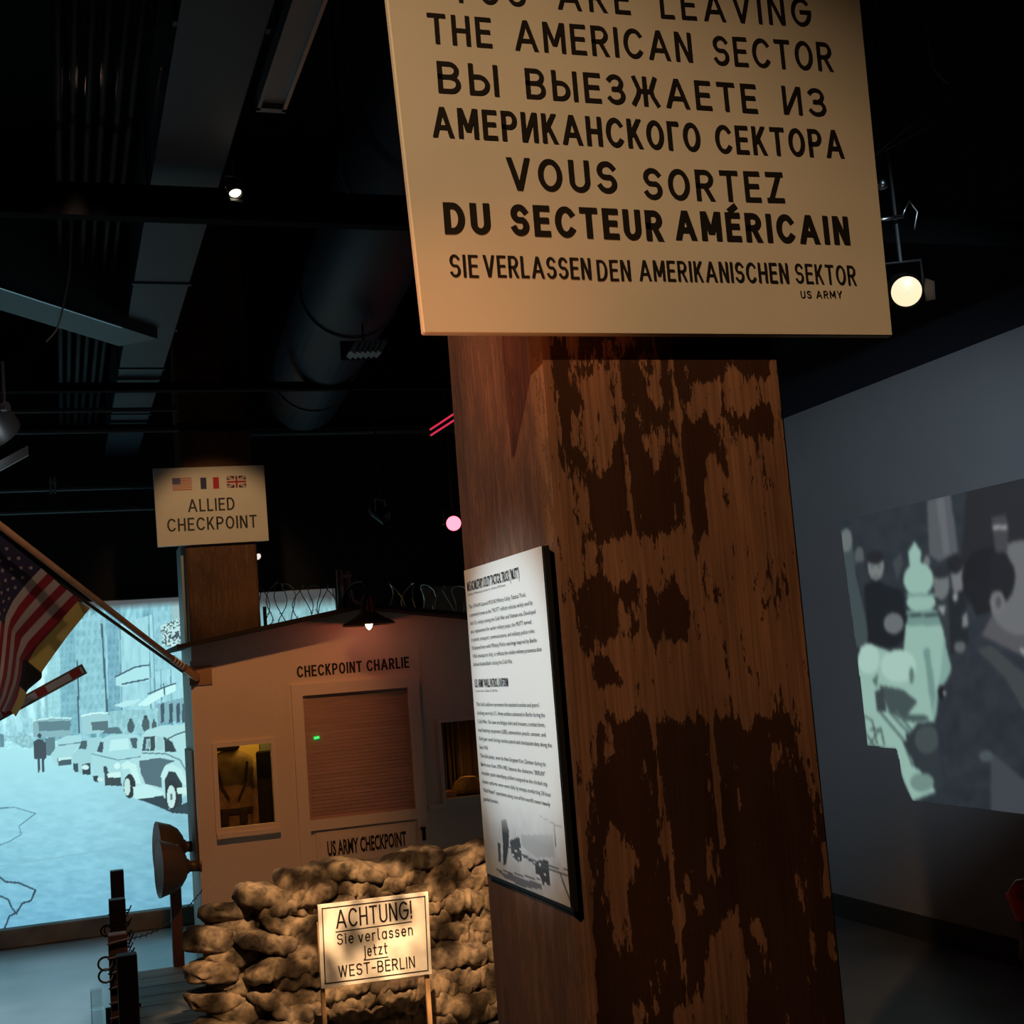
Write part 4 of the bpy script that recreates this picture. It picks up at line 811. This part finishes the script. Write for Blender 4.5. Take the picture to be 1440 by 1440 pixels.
bm = BM(); beam(bm, -.1, L-.015, .022, .004, 9.296); wf = obj('white_face', bm, mat('arm_white_paint', (.78, .78, .78), .5), ba)
for k in range(4):
    bm = BM(); beam(bm, L-.10-.24*k, L-.03-.24*k, .0225, .003, 9.2935); obj('red_stripe', bm, mat('arm_red_paint', (.55, .03, .03), .5), ba)
obj('pivot_post', bx(s_.x-.12, s_.x+.02, 9.25, 9.42, 0, s_.z+.12, bevel=.01), DARK_METAL, ba)

# ------------------------------------------------------------------ bell lamps on the booth's left corner
M_BELL = mat('brown_enamel', (.10, .075, .055), .45, .2); M_BELLIN = mat('white_enamel', (.75, .75, .72), .5)
def bell(cx, cy, y, label, sc=1.0):
    p = Vector(onY(cx, cy, y)); ax = Vector((-1, -.10, .03)).normalized()
    t = thing('bell_lamp', label, 'lamp', tuple(p), 'bell lamps on the booth corner'); r = .165*sc
    bm = BM(); lathe(bm, [(r*1.06, .012), (r*1.04, .0), (r*.98, -.03), (r*.9, -.075), (r*.72, -.12), (r*.45, -.15), (r*.28, -.16), (r*.26, -.17)], p, ax, 36); obj('bell_shade', bm, M_BELL, t, True)
    bm = BM(); lathe(bm, [(r*1.05, .0115), (r*.97, -.01), (r*.85, -.07), (r*.6, -.115), (.01, -.14)], p, ax, 36); obj('reflector', bm, M_BELLIN, t, True)
    q = p - ax*.16; e = Vector((XL-.008, q.y+.0, q.z-.005)); bm = BM(); tube(bm, [q, q.lerp(e, .5), e], [.036*sc, .034*sc, .036*sc], 16); obj('mounting_stem', bm, M_BELL, t, True)
    bm = BM(); lathe(bm, [(.05, 0), (.05, .012)], e+Vector((.0075, 0, 0)), (-1, 0, 0), 18, True); obj('wall_flange', bm, M_BELL, t)
bell(226, 1222, 8.62, 'nearer brown bell lamp sticking out from the booth corner')
bell(223, 1194, 8.98, 'farther brown bell lamp half hidden behind the nearer bell lamp')

# ------------------------------------------------------------------ wire fence posts, deck
M_POST = mat('dark_stained_post', (.12, .05, .032), .55, var=.3, scale=9, stretch=(1, 1, .15), bump=.1)
deck = thing('plank_deck', 'low deck of weathered grey planks beside the sandbags', 'deck', (.45, 8.2, 0))
M_PLANK = mat('weathered_planks', (.20, .21, .20), .7, var=.35, scale=6, stretch=(.15, 1, 1), bump=.2)
for i in range(9):
    y = 6.55+i*.245; obj('plank', bx(.25+.02*((i*5) % 3), .74, y, y+.236, .03, .055, bevel=.003), M_PLANK, deck)
for x in (.30, .64): obj('joist', bx(x, x+.05, 6.56, 8.74, 0, .03), M_PLANK, deck)
def post(xa, xb, ytop, Y, label, feet=True):
    a = onY(xa, ytop, Y); b = onY(xb, ytop, Y); w_ = b[0]-a[0]; x0 = a[0]; zt = a[2]; z0 = .055 if x0 > .26 and Y > 6.5 else 0
    t = thing('fence_post', label, 'post', ((x0+w_/2), Y, z0), 'dark wooden wire posts')
    obj('upright', bx(x0, x0+w_, Y, Y+w_, z0, zt, bevel=.004), M_POST, t)
    if feet:
        obj('foot', bx(x0-.055, x0+w_+.06, Y-.02, Y+.0, z0, z0+.075, bevel=.003), M_POST, t)
    return x0, w_, zt
PS = [(155, 174, 1226, 7.8, 'farthest dark fence post of the row left of the sandbags'), (153, 176.5, 1267, 6.5, 'second farthest dark fence post of the row left of the sandbags'), (152, 179, 1316, 5.45, 'second nearest dark fence post of the row left of the sandbags'), (164, 193, 1346, 4.75, 'nearest dark fence post of the row left of the sandbags')]
PP = [post(*p) for p in PS]
post(236.5, 252, 1190, 8.72, 'dark fence post standing on the deck below the bell lamps', False)
# wire loops wound round the posts, a sagging strand to the booth
def loops(pi, zs, r, label):
    x0, w_, zt = PP[pi]; Y = PS[pi][3]; t = thing('barbed_wire_loop', label, 'wire', (x0, Y, zs[0]))
    for z in zs:
        bm = BM(); c = Vector((x0-r*.55, Y-.006, z)); pts = [c+Vector((r*math.cos(k*2*math.pi/16), .012*math.sin(k*math.pi/8), r*.85*math.sin(k*2*math.pi/16))) for k in range(17)]
        tube(bm, pts, .0045, 6, False); obj('wire_ring', bm, M_WIRE, t)
    bm = BM()
    for k in range(7):
        z = zs[0]+.07-.055*k; tube(bm, [(x0-.006, Y-.006, z), (x0+w_+.012, Y-.006, z+.012)], .0035, 5); tube(bm, [(x0+w_+.004, Y-.006, z-.01), (x0+w_+.024, Y-.01, z+.03)], .003, 4)
    o = obj('wound_wire', bm, M_WIRE, t)
loops(0, [.50-.02, ], .028, 'rusty wire loop wound round the farthest fence post')
loops(1, [PP[1][2]-.13], .026, 'rusty wire loop wound round the second farthest fence post')
loops(2, [PP[2][2]-.10, PP[2][2]-.145], .026, 'pair of wire loops wound round the second nearest fence post')
a = Vector((PP[0][0]+PP[0][1], 7.8, .42)); b = Vector((.775, 8.62, .52)); bm = BM(); pts = []
for i in range(31):
    f = i/30; p = a.lerp(b, f); p.z -= .11*4*f*(1-f)*.6; pts.append(p)
sw = thing('barbed_wire_strand', 'thin barbed wire strand sagging from the farthest fence post to the booth', 'wire', tuple(a))
tube(bm, pts, .003, 5); obj('strand', bm, M_WIRE, sw); bm = BM()
for p in pts[1:-1:2]: tube(bm, [p-Vector((.006, 0, .014)), p+Vector((.006, 0, .014))], .002, 4)
o = obj('barbs', bm, M_WIRE, sw); o['kind'] = 'stuff'
# clear plastic block near the posts
M_ACR = mat('clear_acrylic', (.75, .85, .9), .08, trans=.85, alpha=.55)
ac = thing('acrylic_stand', 'clear plastic stand on the floor left of the nearest fence posts', 'stand', (.06, 6.9, 0))
A = onY(127, 1395, 6.6); B = onY(143, 1395, 6.6); obj('clear_tube', bx(A[0], B[0], 6.6, 6.66, .03, A[2], bevel=.004), M_ACR, ac)
obj('clear_collar', bx(A[0]-.005, B[0]+.005, 6.595, 6.665, A[2]-.085, A[2]-.075), M_ACR, ac); obj('clear_base', bx(A[0]-.05, B[0]+.05, 6.55, 6.71, 0, .03, bevel=.004), M_ACR, ac)

# ------------------------------------------------------------------ sandbag wall
def bag_mat(k):
    c = [(.14, .10, .060), (.12, .088, .056), (.155, .114, .069)][k]
    return mat('sandbag_burlap_%d' % k, c, .92, var=.62, scale=24, bump=.6)
BAGM = [bag_mat(k) for k in range(3)]
rb = random.Random(7)
def bag_mesh(L, D, H, seed):
    r = random.Random(seed); bm = BM(); nu, nv = 40, 24; V = []
    ph = [r.uniform(0, 6.28) for _ in range(8)]; sag = r.uniform(-.12, .12); tw = r.uniform(-.25, .25)
    for i in range(nu+1):
        s = -1+2*i/nu; ring = []
        prof = (1-abs(s)**4.2)**.5 if abs(s) < 1 else 0; prof = max(prof, .10)
        for j in range(nv):
            a = 2*math.pi*j/nv; ca, sa = math.cos(a), math.sin(a)
            e = .58; cy = math.copysign(abs(ca)**e, ca); cz = math.copysign(abs(sa)**e, sa)
            wr = 1+.05*math.sin(5*s+ph[0]+2*a)+.05*math.sin(9*s+ph[1]-3*a)+.03*math.sin(23*s+ph[6]+5*a)+.03*math.sin(17*s+ph[2]+a*2)+.035*math.sin(4*a+ph[3]+3*s)
            x = s*L/2*(1+.04*math.sin(a*2+ph[4])); y = cy*prof*D/2*wr; z = cz*prof*H/2*wr
            z += H*.16*math.sin(2.2*s+ph[5]) + sag*H*s; y += tw*.03*s
            ring.append(bm.verts.new((x, y, z)))
        V.append(ring)
    for i in range(nu):
        for j in range(nv): bm.faces.new([V[i][j], V[i][(j+1) % nv], V[i+1][(j+1) % nv], V[i+1][j]])
    bm.faces.new(V[0][::-1]); bm.faces.new(V[-1]); bmesh.ops.recalc_face_normals(bm, faces=bm.faces)
    return bm
bags = []
NROW = 12; RH = .0650
BYF = 6.62
for row in range(NROW):                                             # row 0 on the floor
    z = .052+row*RH
    xs0 = .60 + .02*(row % 2) + (0.0 if row < 7 else .018*(row-6)**1.5); x = xs0 - .10*(row % 2); xe = 2.35
    items = []
    while x < xe:
        L = rb.uniform(.24, .38)
        items.append((x+L/2, L)); x += L*.80
    n = len(items)
    for i, (cx, L) in enumerate(items):
        if row == NROW-1 and cx < 1.02: continue
        if row == NROW-2 and cx < .82: continue
        H = RH*rb.uniform(1.5, 2.0)
        bags.append((row, i, n, cx, L, H))
rowname = lambda row: ['bottom row', 'second row up', 'third row up', 'fourth row up', 'fifth row up', 'sixth row up', 'seventh row up', 'eighth row up', 'ninth row up', 'tenth row up', 'eleventh row up', 'top row'][row]
for (row, i, n, cx, L, H) in bags:
    bm = bag_mesh(L, .30, H, row*100+i)
    left = cx < .78
    M4 = Matrix.Translation((cx, BYF+rb.uniform(-.035, .035)+(.10 if left else 0)+.012*row, .052+row*RH+.012)) @ Matrix.Rotation(rb.uniform(-.12, .12)+(.9 if left else 0), 4, 'Z') @ Matrix.Rotation(rb.uniform(-.16, .16), 4, 'Y')
    for v in bm.verts: v.co = M4 @ v.co
    loc = M4.translation.copy(); bmesh.ops.translate(bm, verts=bm.verts, vec=-loc)
    o = obj('sandbag', bm, BAGM[rb.randrange(3)], None, True); o.location = loc
    idx = sum(1 for b in bags if b[0] == row and b[3] < cx)
    tag(o, 'tan sandbag, %s from the left in the %s of the sandbag wall' % (ORD[idx], rowname(row)), 'sandbag', 'sandbags of the wall in front of the booth')

# ------------------------------------------------------------------ small warning sign before the sandbags
YS = 6.0; ks = YS/7.3
sx = lambda x: x*ks
szz = lambda z: EYE-(EYE-z)*ks
ws = thing('warning_sign', 'small weathered white warning sign on two stakes before the sandbags', 'sign', (sx(1.55), YS, 0))
bm = BM(); prism(bm, [(sx(1.250), YS, szz(.545)), (sx(1.862), YS, szz(.537)), (sx(1.852), YS, szz(.100)), (sx(1.243), YS, szz(.112))], (0, .016, 0)); obj('signboard', bm, mat('weathered_white_board', (.86, .82, .73), .75, var=.18, scale=9), ws)
bm = BM(); q = [(1.272, .524), (1.842, .516), (1.832, .121), (1.265, .134)]
for a, b in zip(q, q[1:]+q[:1]): ribbon(bm, [(sx(a[0]), szz(a[1])), (sx(b[0]), szz(b[1]))], .0048, lambda x, z, d: (x, YS-.0012-d, z), 0)
obj('painted_border', bm, BLACK, ws)
toS = lambda x, z, d: (x, YS-.0014-d, z)
lettering(ws, 'ACHTUNG!', toS, sx(1.341), sx(1.760), szz(.4097), szz(.4072), .0972*ks, .0078, BLACK, gap=.2)
lettering(ws, 'Sie', toS, sx(1.341), sx(1.432), szz(.324), szz(.3215), .058*ks, .0056, BLACK, gap=.24)
lettering(ws, 'verlassen', toS, sx(1.457), sx(1.760), szz(.3203), szz(.3187), .058*ks, .0056, BLACK, gap=.24)
lettering(ws, 'jetzt', toS, sx(1.482), sx(1.613), szz(.242), szz(.242), .058*ks, .0056, BLACK, gap=.24)
lettering(ws, 'WEST-BERLIN', toS, sx(1.338), sx(1.760), szz(.1539), szz(.147), .0617*ks, .0058, BLACK, gap=.2)
for a, b, c in ((1.339, 1.757, .393), (1.482, 1.613, .226)):
    bm = BM(); ribbon(bm, [(sx(a), szz(c)), (sx(b), szz(c-.002))], .0042, toS, 0); obj('underline', bm, BLACK, ws)
M_STAKE = mat('raw_wood_stake', (.50, .30, .15), .7, var=.2, scale=12, stretch=(1, 1, .1))
obj('stake', bx(sx(1.243), sx(1.266), YS+.016, YS+.036, 0, szz(.45), bevel=.002), M_STAKE, ws); obj('stake', bx(sx(1.818), sx(1.843), YS+.016, YS+.036, 0, szz(.45), bevel=.002), M_STAKE, ws)

# ------------------------------------------------------------------ red post at the right edge
rp = thing('red_post', 'glossy red round topped post cut by the right edge near the grey wall', 'post', (3.05, 3.9, 0))
p = onY(1445, 1285, 4.3); zt = p[2]
bm = BM(); lathe(bm, [(.001, .13), (.03, .125), (.05, .10), (.060, .085), (.070, .075), (.072, .065), (.058, .03), (.046, -.02)], (p[0], 4.3, zt), (0, 0, 1), 24); obj('rounded_cap', bm, mat('glossy_red', (.75, .02, .03), .25), rp, True)
bm = BM(); lathe(bm, [(.045, -.02), (.043, -.11), (.048, -.12), (.048, -.16), (.034, -.18), (.030, -zt+.03), (.14, -zt+.02), (.15, -zt)], (p[0], 4.3, zt), (0, 0, 1), 24); obj('dark_shaft', bm, mat('dark_red_shaft', (.02, .006, .008), .4), rp, True)

# ------------------------------------------------------------------ ceiling services
M_DUCT = mat('painted_duct', (.030, .044, .060), .6, .0, var=.12, scale=3); M_PIPE = mat('dark_pipe', (.03, .033, .036), .6, .3)
M_BEAM = mat('black_steel', (.004, .0045, .005), .9, spec=.1)
du = thing('air_duct', 'long rectangular ceiling duct running from overhead to the back wall', 'duct', (.5, 6.5, 3.6))
ys = [3.0, 4.95, 6.08, 7.75, 9.05, 10.72]
for i in range(5): obj('duct_section', bx(.372, .62, ys[i]+.01, ys[i+1]-.01, 3.6, 3.95, bevel=.004), M_DUCT, du)
for i, y in enumerate(ys[1:-1]): obj('flange', bx(.364, .628, y-.012, y+.012, 3.592, 3.955), M_DUCT, du)
for y in (3.6, 6.9, 9.9): obj('hanger_strap', bx(.36, .372, y, y+.03, 3.6, ZC), M_PIPE, du); obj('hanger_strap', bx(.62, .632, y, y+.03, 3.6, ZC), M_PIPE, du)
# black cross beams hiding the duct in bands
for k, (y, z0, z1, lab) in enumerate([(4.75, 3.44, 3.56, 'black steel cross beam nearest overhead below the duct'), (8.02, 3.53, 3.58, 'middle black steel cross beam below the duct'), (9.30, 3.53, 3.58, 'farthest black steel cross beam below the duct')]):
    tag(obj('cross_beam', bx(-4.05, 4.65, y, y+.06, z0, z1), M_BEAM), lab, 'beam', 'black cross beams under the duct')
# conduits beside the duct
for k, x in enumerate((.06, .11, .16, .21, .26, .31)):
    bm = BM(); tube(bm, [(x, 3.2, 3.80+.03*(k % 2)), (x, 10.72, 3.80+.03*(k % 2))], .014, 8)
    tag(obj('conduit', bm, M_PIPE, None, True), '%s dark conduit counting from the left beside the rectangular duct' % ORD[k], 'conduit', 'conduits along the ceiling')
# diagonal branch duct on the left
A = onZ(20, 442, 3.55); B = onZ(178, 490, 3.55); d = Vector((B[0]-A[0], B[1]-A[1], 0)).normalized(); nrm = Vector((-d.y, d.x, 0))
if nrm.y < 0: nrm = -nrm
s0 = Vector((A[0], A[1], 3.55)) - d*1.6; e0 = Vector((B[0], B[1], 3.55))
br = thing('branch_duct', 'short branch duct meeting the long duct at upper left', 'duct', tuple(s0))
M_BR = mat('dull_branch_duct', (.045, .062, .08), .5, .0, var=.15, scale=4)
e1 = e0-d*.06; W_ = .24
bm = BM(); prism(bm, [s0, e1, e1-nrm*W_, s0-nrm*W_], (0, 0, .42)); obj('duct_section', bm, M_BR, br)
bm = BM(); prism(bm, [s0-nrm*(W_+.012)+Vector((0, 0, -.006)), e1-d*.3-nrm*(W_+.012)+Vector((0, 0, -.006)), e1-d*.3-nrm*W_+Vector((0, 0, -.006)), s0-nrm*W_+Vector((0, 0, -.006))], (0, 0, .012)); obj('bright_seam', bm, CHROME, br)
for f in (.3, .8):
    q = s0.lerp(e1, f)-nrm*.12; obj('hanger_rod', bx(q.x-.008, q.x+.008, q.y-.008, q.y+.008, 3.97, ZC), M_PIPE, br)
# round duct
rd = thing('round_duct', 'big round duct under the ceiling left of the border sign', 'duct', (1.5, 7, 3.6))
A = Vector((1.36, 3.2, 3.98)); B = Vector((1.70, 9.3, 3.78)); bm = BM(); tube(bm, [A, A.lerp(B, .5), B], .27, 32); obj('duct_tube', bm, mat('blue_grey_duct', (.014, .022, .045), .6), rd, True)
for f in (.35, .62, .9):
    q = A.lerp(B, f); bm = BM(); lathe(bm, [(.27, -.02), (.282, -.012), (.282, .012), (.27, .02)], q, B-A, 32); obj('duct_collar', bm, M_DUCT, rd); obj('hanger_rod', bx(q.x-.01, q.x+.01, q.y-.01, q.y+.01, q.z+.26, ZC), M_PIPE, rd)
vg = thing('vent_grille', 'small slatted vent grille below the round duct', 'vent', (1.85, 7.0, 3.5))
g0 = onY(495, 489, 6.6)
for k in range(6): bm = bx(g0[0]+.028*k, g0[0]+.042*k*.66+.03+.008*k*0, 6.6, 6.72, g0[2]-.02, g0[2]+.05); xform(bm, Matrix.Translation((g0[0]+.03*k, 6.6, g0[2])) @ Matrix.Rotation(.55, 4, 'Y') @ Matrix.Translation((-g0[0]-.03*k, -6.6, -g0[2]))); obj('slat', bm, mat('pale_slat', (.28, .32, .36), .5), vg)
obj('vent_frame', bx(g0[0]-.03, g0[0]+.22, 6.73, 6.75, g0[2]-.03, g0[2]+.07), M_BEAM, vg); obj('hanger_rod', bx(g0[0]+.09, g0[0]+.10, 6.735, 6.745, g0[2]+.07, ZC), M_PIPE, vg)
# long pipes across the room (from the photo's thin grey lines)
for k, (xp, y_, Y, x0, x1, r, lab) in enumerate([(120, 577, 8.42, -4.05, .745, .014, 'topmost thin pipe crossing left of the rear pillar'), (120, 606, 8.62, -4.05, .765, .016, 'grey pipe just above the allied sign at its left'), (120, 686, 9.70, -4.05, .822, .020, 'dark pipe running to the rear pillar behind the allied sign'), (120, 717, 9.90, -4.05, .822, .020, 'lowest dark pipe running to the rear pillar above the flags'), (500, 607, 10.3, 1.36, 4.65, .024, 'grey pipe crossing between the rear pillar and the big timber pillar')]):
    p = onY(xp, y_, Y); bm = BM(); tube(bm, [(x0, Y, p[2]), (x1, Y, p[2])], r, 10)
    if x1 < .8: tube(bm, [(x1-.02, Y, p[2]), (x1-.02, Y, ZC)], r*.6, 8)
    tag(obj('ceiling_pipe', bm, mat('grey_pipe', (.06, .07, .08), .5, .3), None, True), lab, 'pipe', 'pipes crossing the room')
p = onY(75, 676, 9.68); cl = thing('pipe_clamp', 'pale metal clamp hanging from dark pipe at left', 'clamp', tuple(p))
for dx in (0, .028): obj('clamp_plate', bx(p[0]-.026+dx, p[0]-.012+dx, 9.662, 9.675, p[2]-.09, p[2]+.02), mat('pale_clamp', (.35, .38, .40), .4, .4), cl)
obj('clamp_bolt', bx(p[0]-.03, p[0]+.02, 9.662, 9.68, p[2]-.02, p[2]-.005), MATS['pale_clamp'], cl)
# unlit strip light
sl = thing('strip_light', 'unlit metal strip light on the ceiling at top of the picture', 'light', (.72, 3.2, 3.6))
obj('reflector_tray', bx(.672, .742, 3.0, 4.10, 3.60, 3.63), mat('strip_tray', (.20, .25, .28), .4, .3), sl)
obj('side_rail', bx(.742, .754, 3.0, 4.12, 3.585, 3.64), mat('strip_rail', (.45, .42, .40), .35, .5), sl); obj('side_rail', bx(.660, .672, 3.0, 4.12, 3.585, 3.64), MATS['strip_tray'], sl)
obj('end_cap', bx(.660, .754, 4.10, 4.13, 3.585, 3.64), MATS['strip_tray'], sl)
for y in (3.2, 3.9): obj('hanger_rod', bx(.70, .712, y, y+.012, 3.63, ZC), M_PIPE, sl)
# theatre lamps
def stage_lamp(name, cx, cy, Y, size_px, aim, label, lens, pipe_len=.0, body=True, tilt=0):
    c = Vector(onY(cx, cy, Y)); r = size_px/2*Y/FPX*1.03; ax = Vector(aim).normalized()
    t = thing(name, label, 'spotlight', tuple(c), 'theatre lamps under the ceiling')
    bm = BM(); lathe(bm, [(r*1.12, .004), (r*1.15, -.01), (r*1.12, -r*.8), (r*1.05, -r*2.2), (r*.8, -r*3.0), (r*.5, -r*3.3), (.002, -r*3.3)], c, ax, 28); obj('housing', bm, DARK_METAL, t, True)
    bm = BM(); lathe(bm, [(r*1.0, -.004), (r*.7, .004), (r*.35, .009), (.001, .011)], c, ax, 28); obj('lens', bm, lens, t, True)
    side = ax.cross(Vector((0, 0, 1))).normalized(); q = c-ax*r*1.3; topz = q.z + r*2.6
    bm = BM(); tube(bm, [q+side*r*1.3, q+side*r*1.3+Vector((0, 0, r*1.9)), q-side*r*1.3+Vector((0, 0, r*1.9)), q-side*r*1.3], r*.10, 6); obj('yoke', bm, CHROME, t)
    bm = BM(); tube(bm, [q+Vector((0, 0, r*1.9)), Vector((q.x, q.y, ZC))], r*.13, 8); obj('hanging_rod', bm, M_PIPE, t)
    for s in (-1, 1):
        bm = BM(); tube(bm, [q+side*r*1.22*s, q+side*r*1.5*s], r*.2, 8); obj('tilt_knob', bm, CHROME, t)
    return t, c, r, ax, side
def lensmat(n, c, s): return mat(n, (.1, .1, .1), .4, emit=(*c, s))
t, c, r, ax, side = stage_lamp('stage_lamp', 1275, 410, 4.2, 50, (-.42, -.78, -.34), 'large lit theatre lamp with warm lens right of border sign', lensmat('warm_lens', (1, .74, .44), 1.12))
for s in (-1, 1):
    bm = BM(); u2 = ax.cross(side); q = c+side*r*1.15*s; prism(bm, [q-u2*r*.8, q+u2*r*.8, q+u2*r*.6+ax*r*1.0+side*r*.5*s, q-u2*r*.6+ax*r*1.0+side*r*.5*s], tuple(side*.003)); obj('barn_door', bm, DARK_METAL, t)
bm = BM(); lathe(bm, [(.014, -.022), (.024, -.016), (.024, .016), (.014, .022)], onY(1240, 258, 4.2), (0, 0, 1), 18, True); obj('pipe_clamp', bm, CHROME, t, True)
bm = BM(); tube(bm, [onY(1236, 309, 4.2), onY(1270, 304, 4.2)], .008, 8); tube(bm, [onY(1268, 306, 4.2), onY(1278, 282, 4.2), onY(1290, 298, 4.2), onY(1286, 322, 4.2)], .004, 6); obj('tilt_handle', bm, CHROME, t, True)
point('clamp_fill', tuple(onY(1262, 336, 4.02)), .3, (1, .88, .74), .01)  # added fill that picks out the clamp and handle, not this lamp's own light
t, c, r, ax, side = stage_lamp('stage_lamp', 331, 272, 4.6, 17, (.10, -.45, -.85), 'small lit theatre lamp under the ceiling above the allied sign', lensmat('bright_lens', (1, .88, .62), 2.2))
u2 = ax.cross(side); q = c + ax*r*1.1 - u2*(1 if u2.z > 0 else -1)*r*.2
bm = BM(); prism(bm, [q-side*r*1.1, q+side*r*1.1, q+side*r*1.1+ax*r*.5, q-side*r*1.1+ax*r*.5], tuple(u2*.003)); obj('barn_door', bm, CHROME, t)
for s in (-1, 1):
    bm = BM(); q = c+side*r*1.25*s; tube(bm, [q-ax*r*.3, q-ax*r*2.0], r*.16, 8); obj('side_bracket', bm, CHROME, t)
point('small_lamp_glow', tuple(c+ax*r*1.9+Vector((0, -.03, 0))), .05, (1, .85, .6), .01)
stage_lamp('stage_lamp', 638, 736, 8.2, 21, (-.25, -.95, -.12), 'red lit theatre lamp left of the timber pillar', lensmat('red_lens', (1.0, .13, .18), 4.0))
stage_lamp('stage_lamp', 545, 728, 8.6, 20, (.5, -.5, -.5), 'unlit theatre lamp left of the red lit one', mat('unlit_lens', (.05, .05, .05), .1))
stage_lamp('stage_lamp', 363, 783, 10.2, 9, (.3, -.8, -.4), 'tiny theatre lamp peeping out below the allied sign', lensmat('small_lens', (1, .9, .8), .9))
t, c, r, ax, side = stage_lamp('stage_lamp', -6, 612, 4.9, 60, (.45, .55, -.70), 'theatre lamp with shiny barn doors at the left edge', mat('pale_lens', (.3, .3, .3), .1, emit=(.8, .9, 1, .35)))
p = Vector(onY(0, 662, 4.8)); q = Vector(onY(40, 640, 4.9)); bm = BM(); prism(bm, [p, q, q+Vector((0, 0, .035)), p+Vector((0, 0, .035))], (0, .012, 0)); obj('barn_door', bm, CHROME, t)
point('barn_door_fill', (p.x+.08, p.y-.10, p.z+.07), 1.6, (.85, .95, 1), .02)  # added fill in front of the barn door to make its steel shine
point('red_lens_glow', tuple(Vector(onY(632, 740, 8.0))), .5, (1, .05, .1), .02)
# rails beside the pillar, red light on them put in as emission; hanging cables
a = Vector(onY(606, 612, 7.5)); b = Vector(onY(668, 572, 6.6)); rt = thing('red_lit_rails', 'thin rail pair with painted red glow left of the timber pillar', 'light', tuple(a))
for dz in (0, .035): bm = BM(); tube(bm, [a+Vector((0, 0, dz)), b+Vector((0, 0, dz))], .006, 8); obj('rail', bm, mat('rail_painted_glow', (.2, .01, .02), .4, emit=(.75, .03, .08, .8)), rt)
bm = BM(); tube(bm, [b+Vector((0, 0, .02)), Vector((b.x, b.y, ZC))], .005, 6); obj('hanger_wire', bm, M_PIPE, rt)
M_CABLE = mat('grey_cable', (.13, .12, .11), .5)
def cable(pts, r, label):
    bm = BM(); P = [Vector(onY(x, y, Y)) for x, y, Y in pts]; Q = []
    for i in range(len(P)-1):
        for k in range(6):
            f = k/6; p0 = P[max(i-1, 0)]; p1 = P[i]; p2 = P[i+1]; p3 = P[min(i+2, len(P)-1)]
            Q.append(.5*((2*p1)+(p2-p0)*f+(2*p0-5*p1+4*p2-p3)*f*f+(3*p1-p0-3*p2+p3)*f**3))
    Q.append(P[-1]); tube(bm, Q, r, 6); tag(obj('cable', bm, M_CABLE, None, True), label, 'cable', 'cables under the ceiling')
cable([(1300, -60, 4.2), (1303, 20, 4.2), (1312, 90, 4.2), (1325, 110, 4.2), (1334, 118, 4.2)], .0035, 'thin cable hanging straight down at the upper right')
cable([(1225, 222, 4.2), (1275, 180, 4.2), (1335, 135, 4.2), (1385, 98, 4.2), (1415, 62, 4.2), (1422, 30, 4.2), (1425, -60, 4.2)], .005, 'upper of the two cables sagging right of the border sign')
cable([(1225, 222, 4.25), (1290, 186, 4.25), (1345, 150, 4.25), (1420, 100, 4.25), (1500, 60, 4.25)], .004, 'lower of the two cables sagging right of the border sign')
cable([(590, -160, 3.6), (575, 40, 3.6), (560, 90, 3.6), (545, 130, 3.6), (525, 160, 3.6), (515, 190, 3.6), (512, 210, 3.6)], .003, 'thin cable hanging beside the top left of border sign')
cable([(65, 480, 5.2), (80, 462, 5.2), (90, 425, 5.2), (98, 380, 5.2), (100, 330, 5.2), (108, 200, 5.2), (112, 90, 5.2), (114, 20, 5.2)], .004, 'cable looped under the branch duct at upper left')
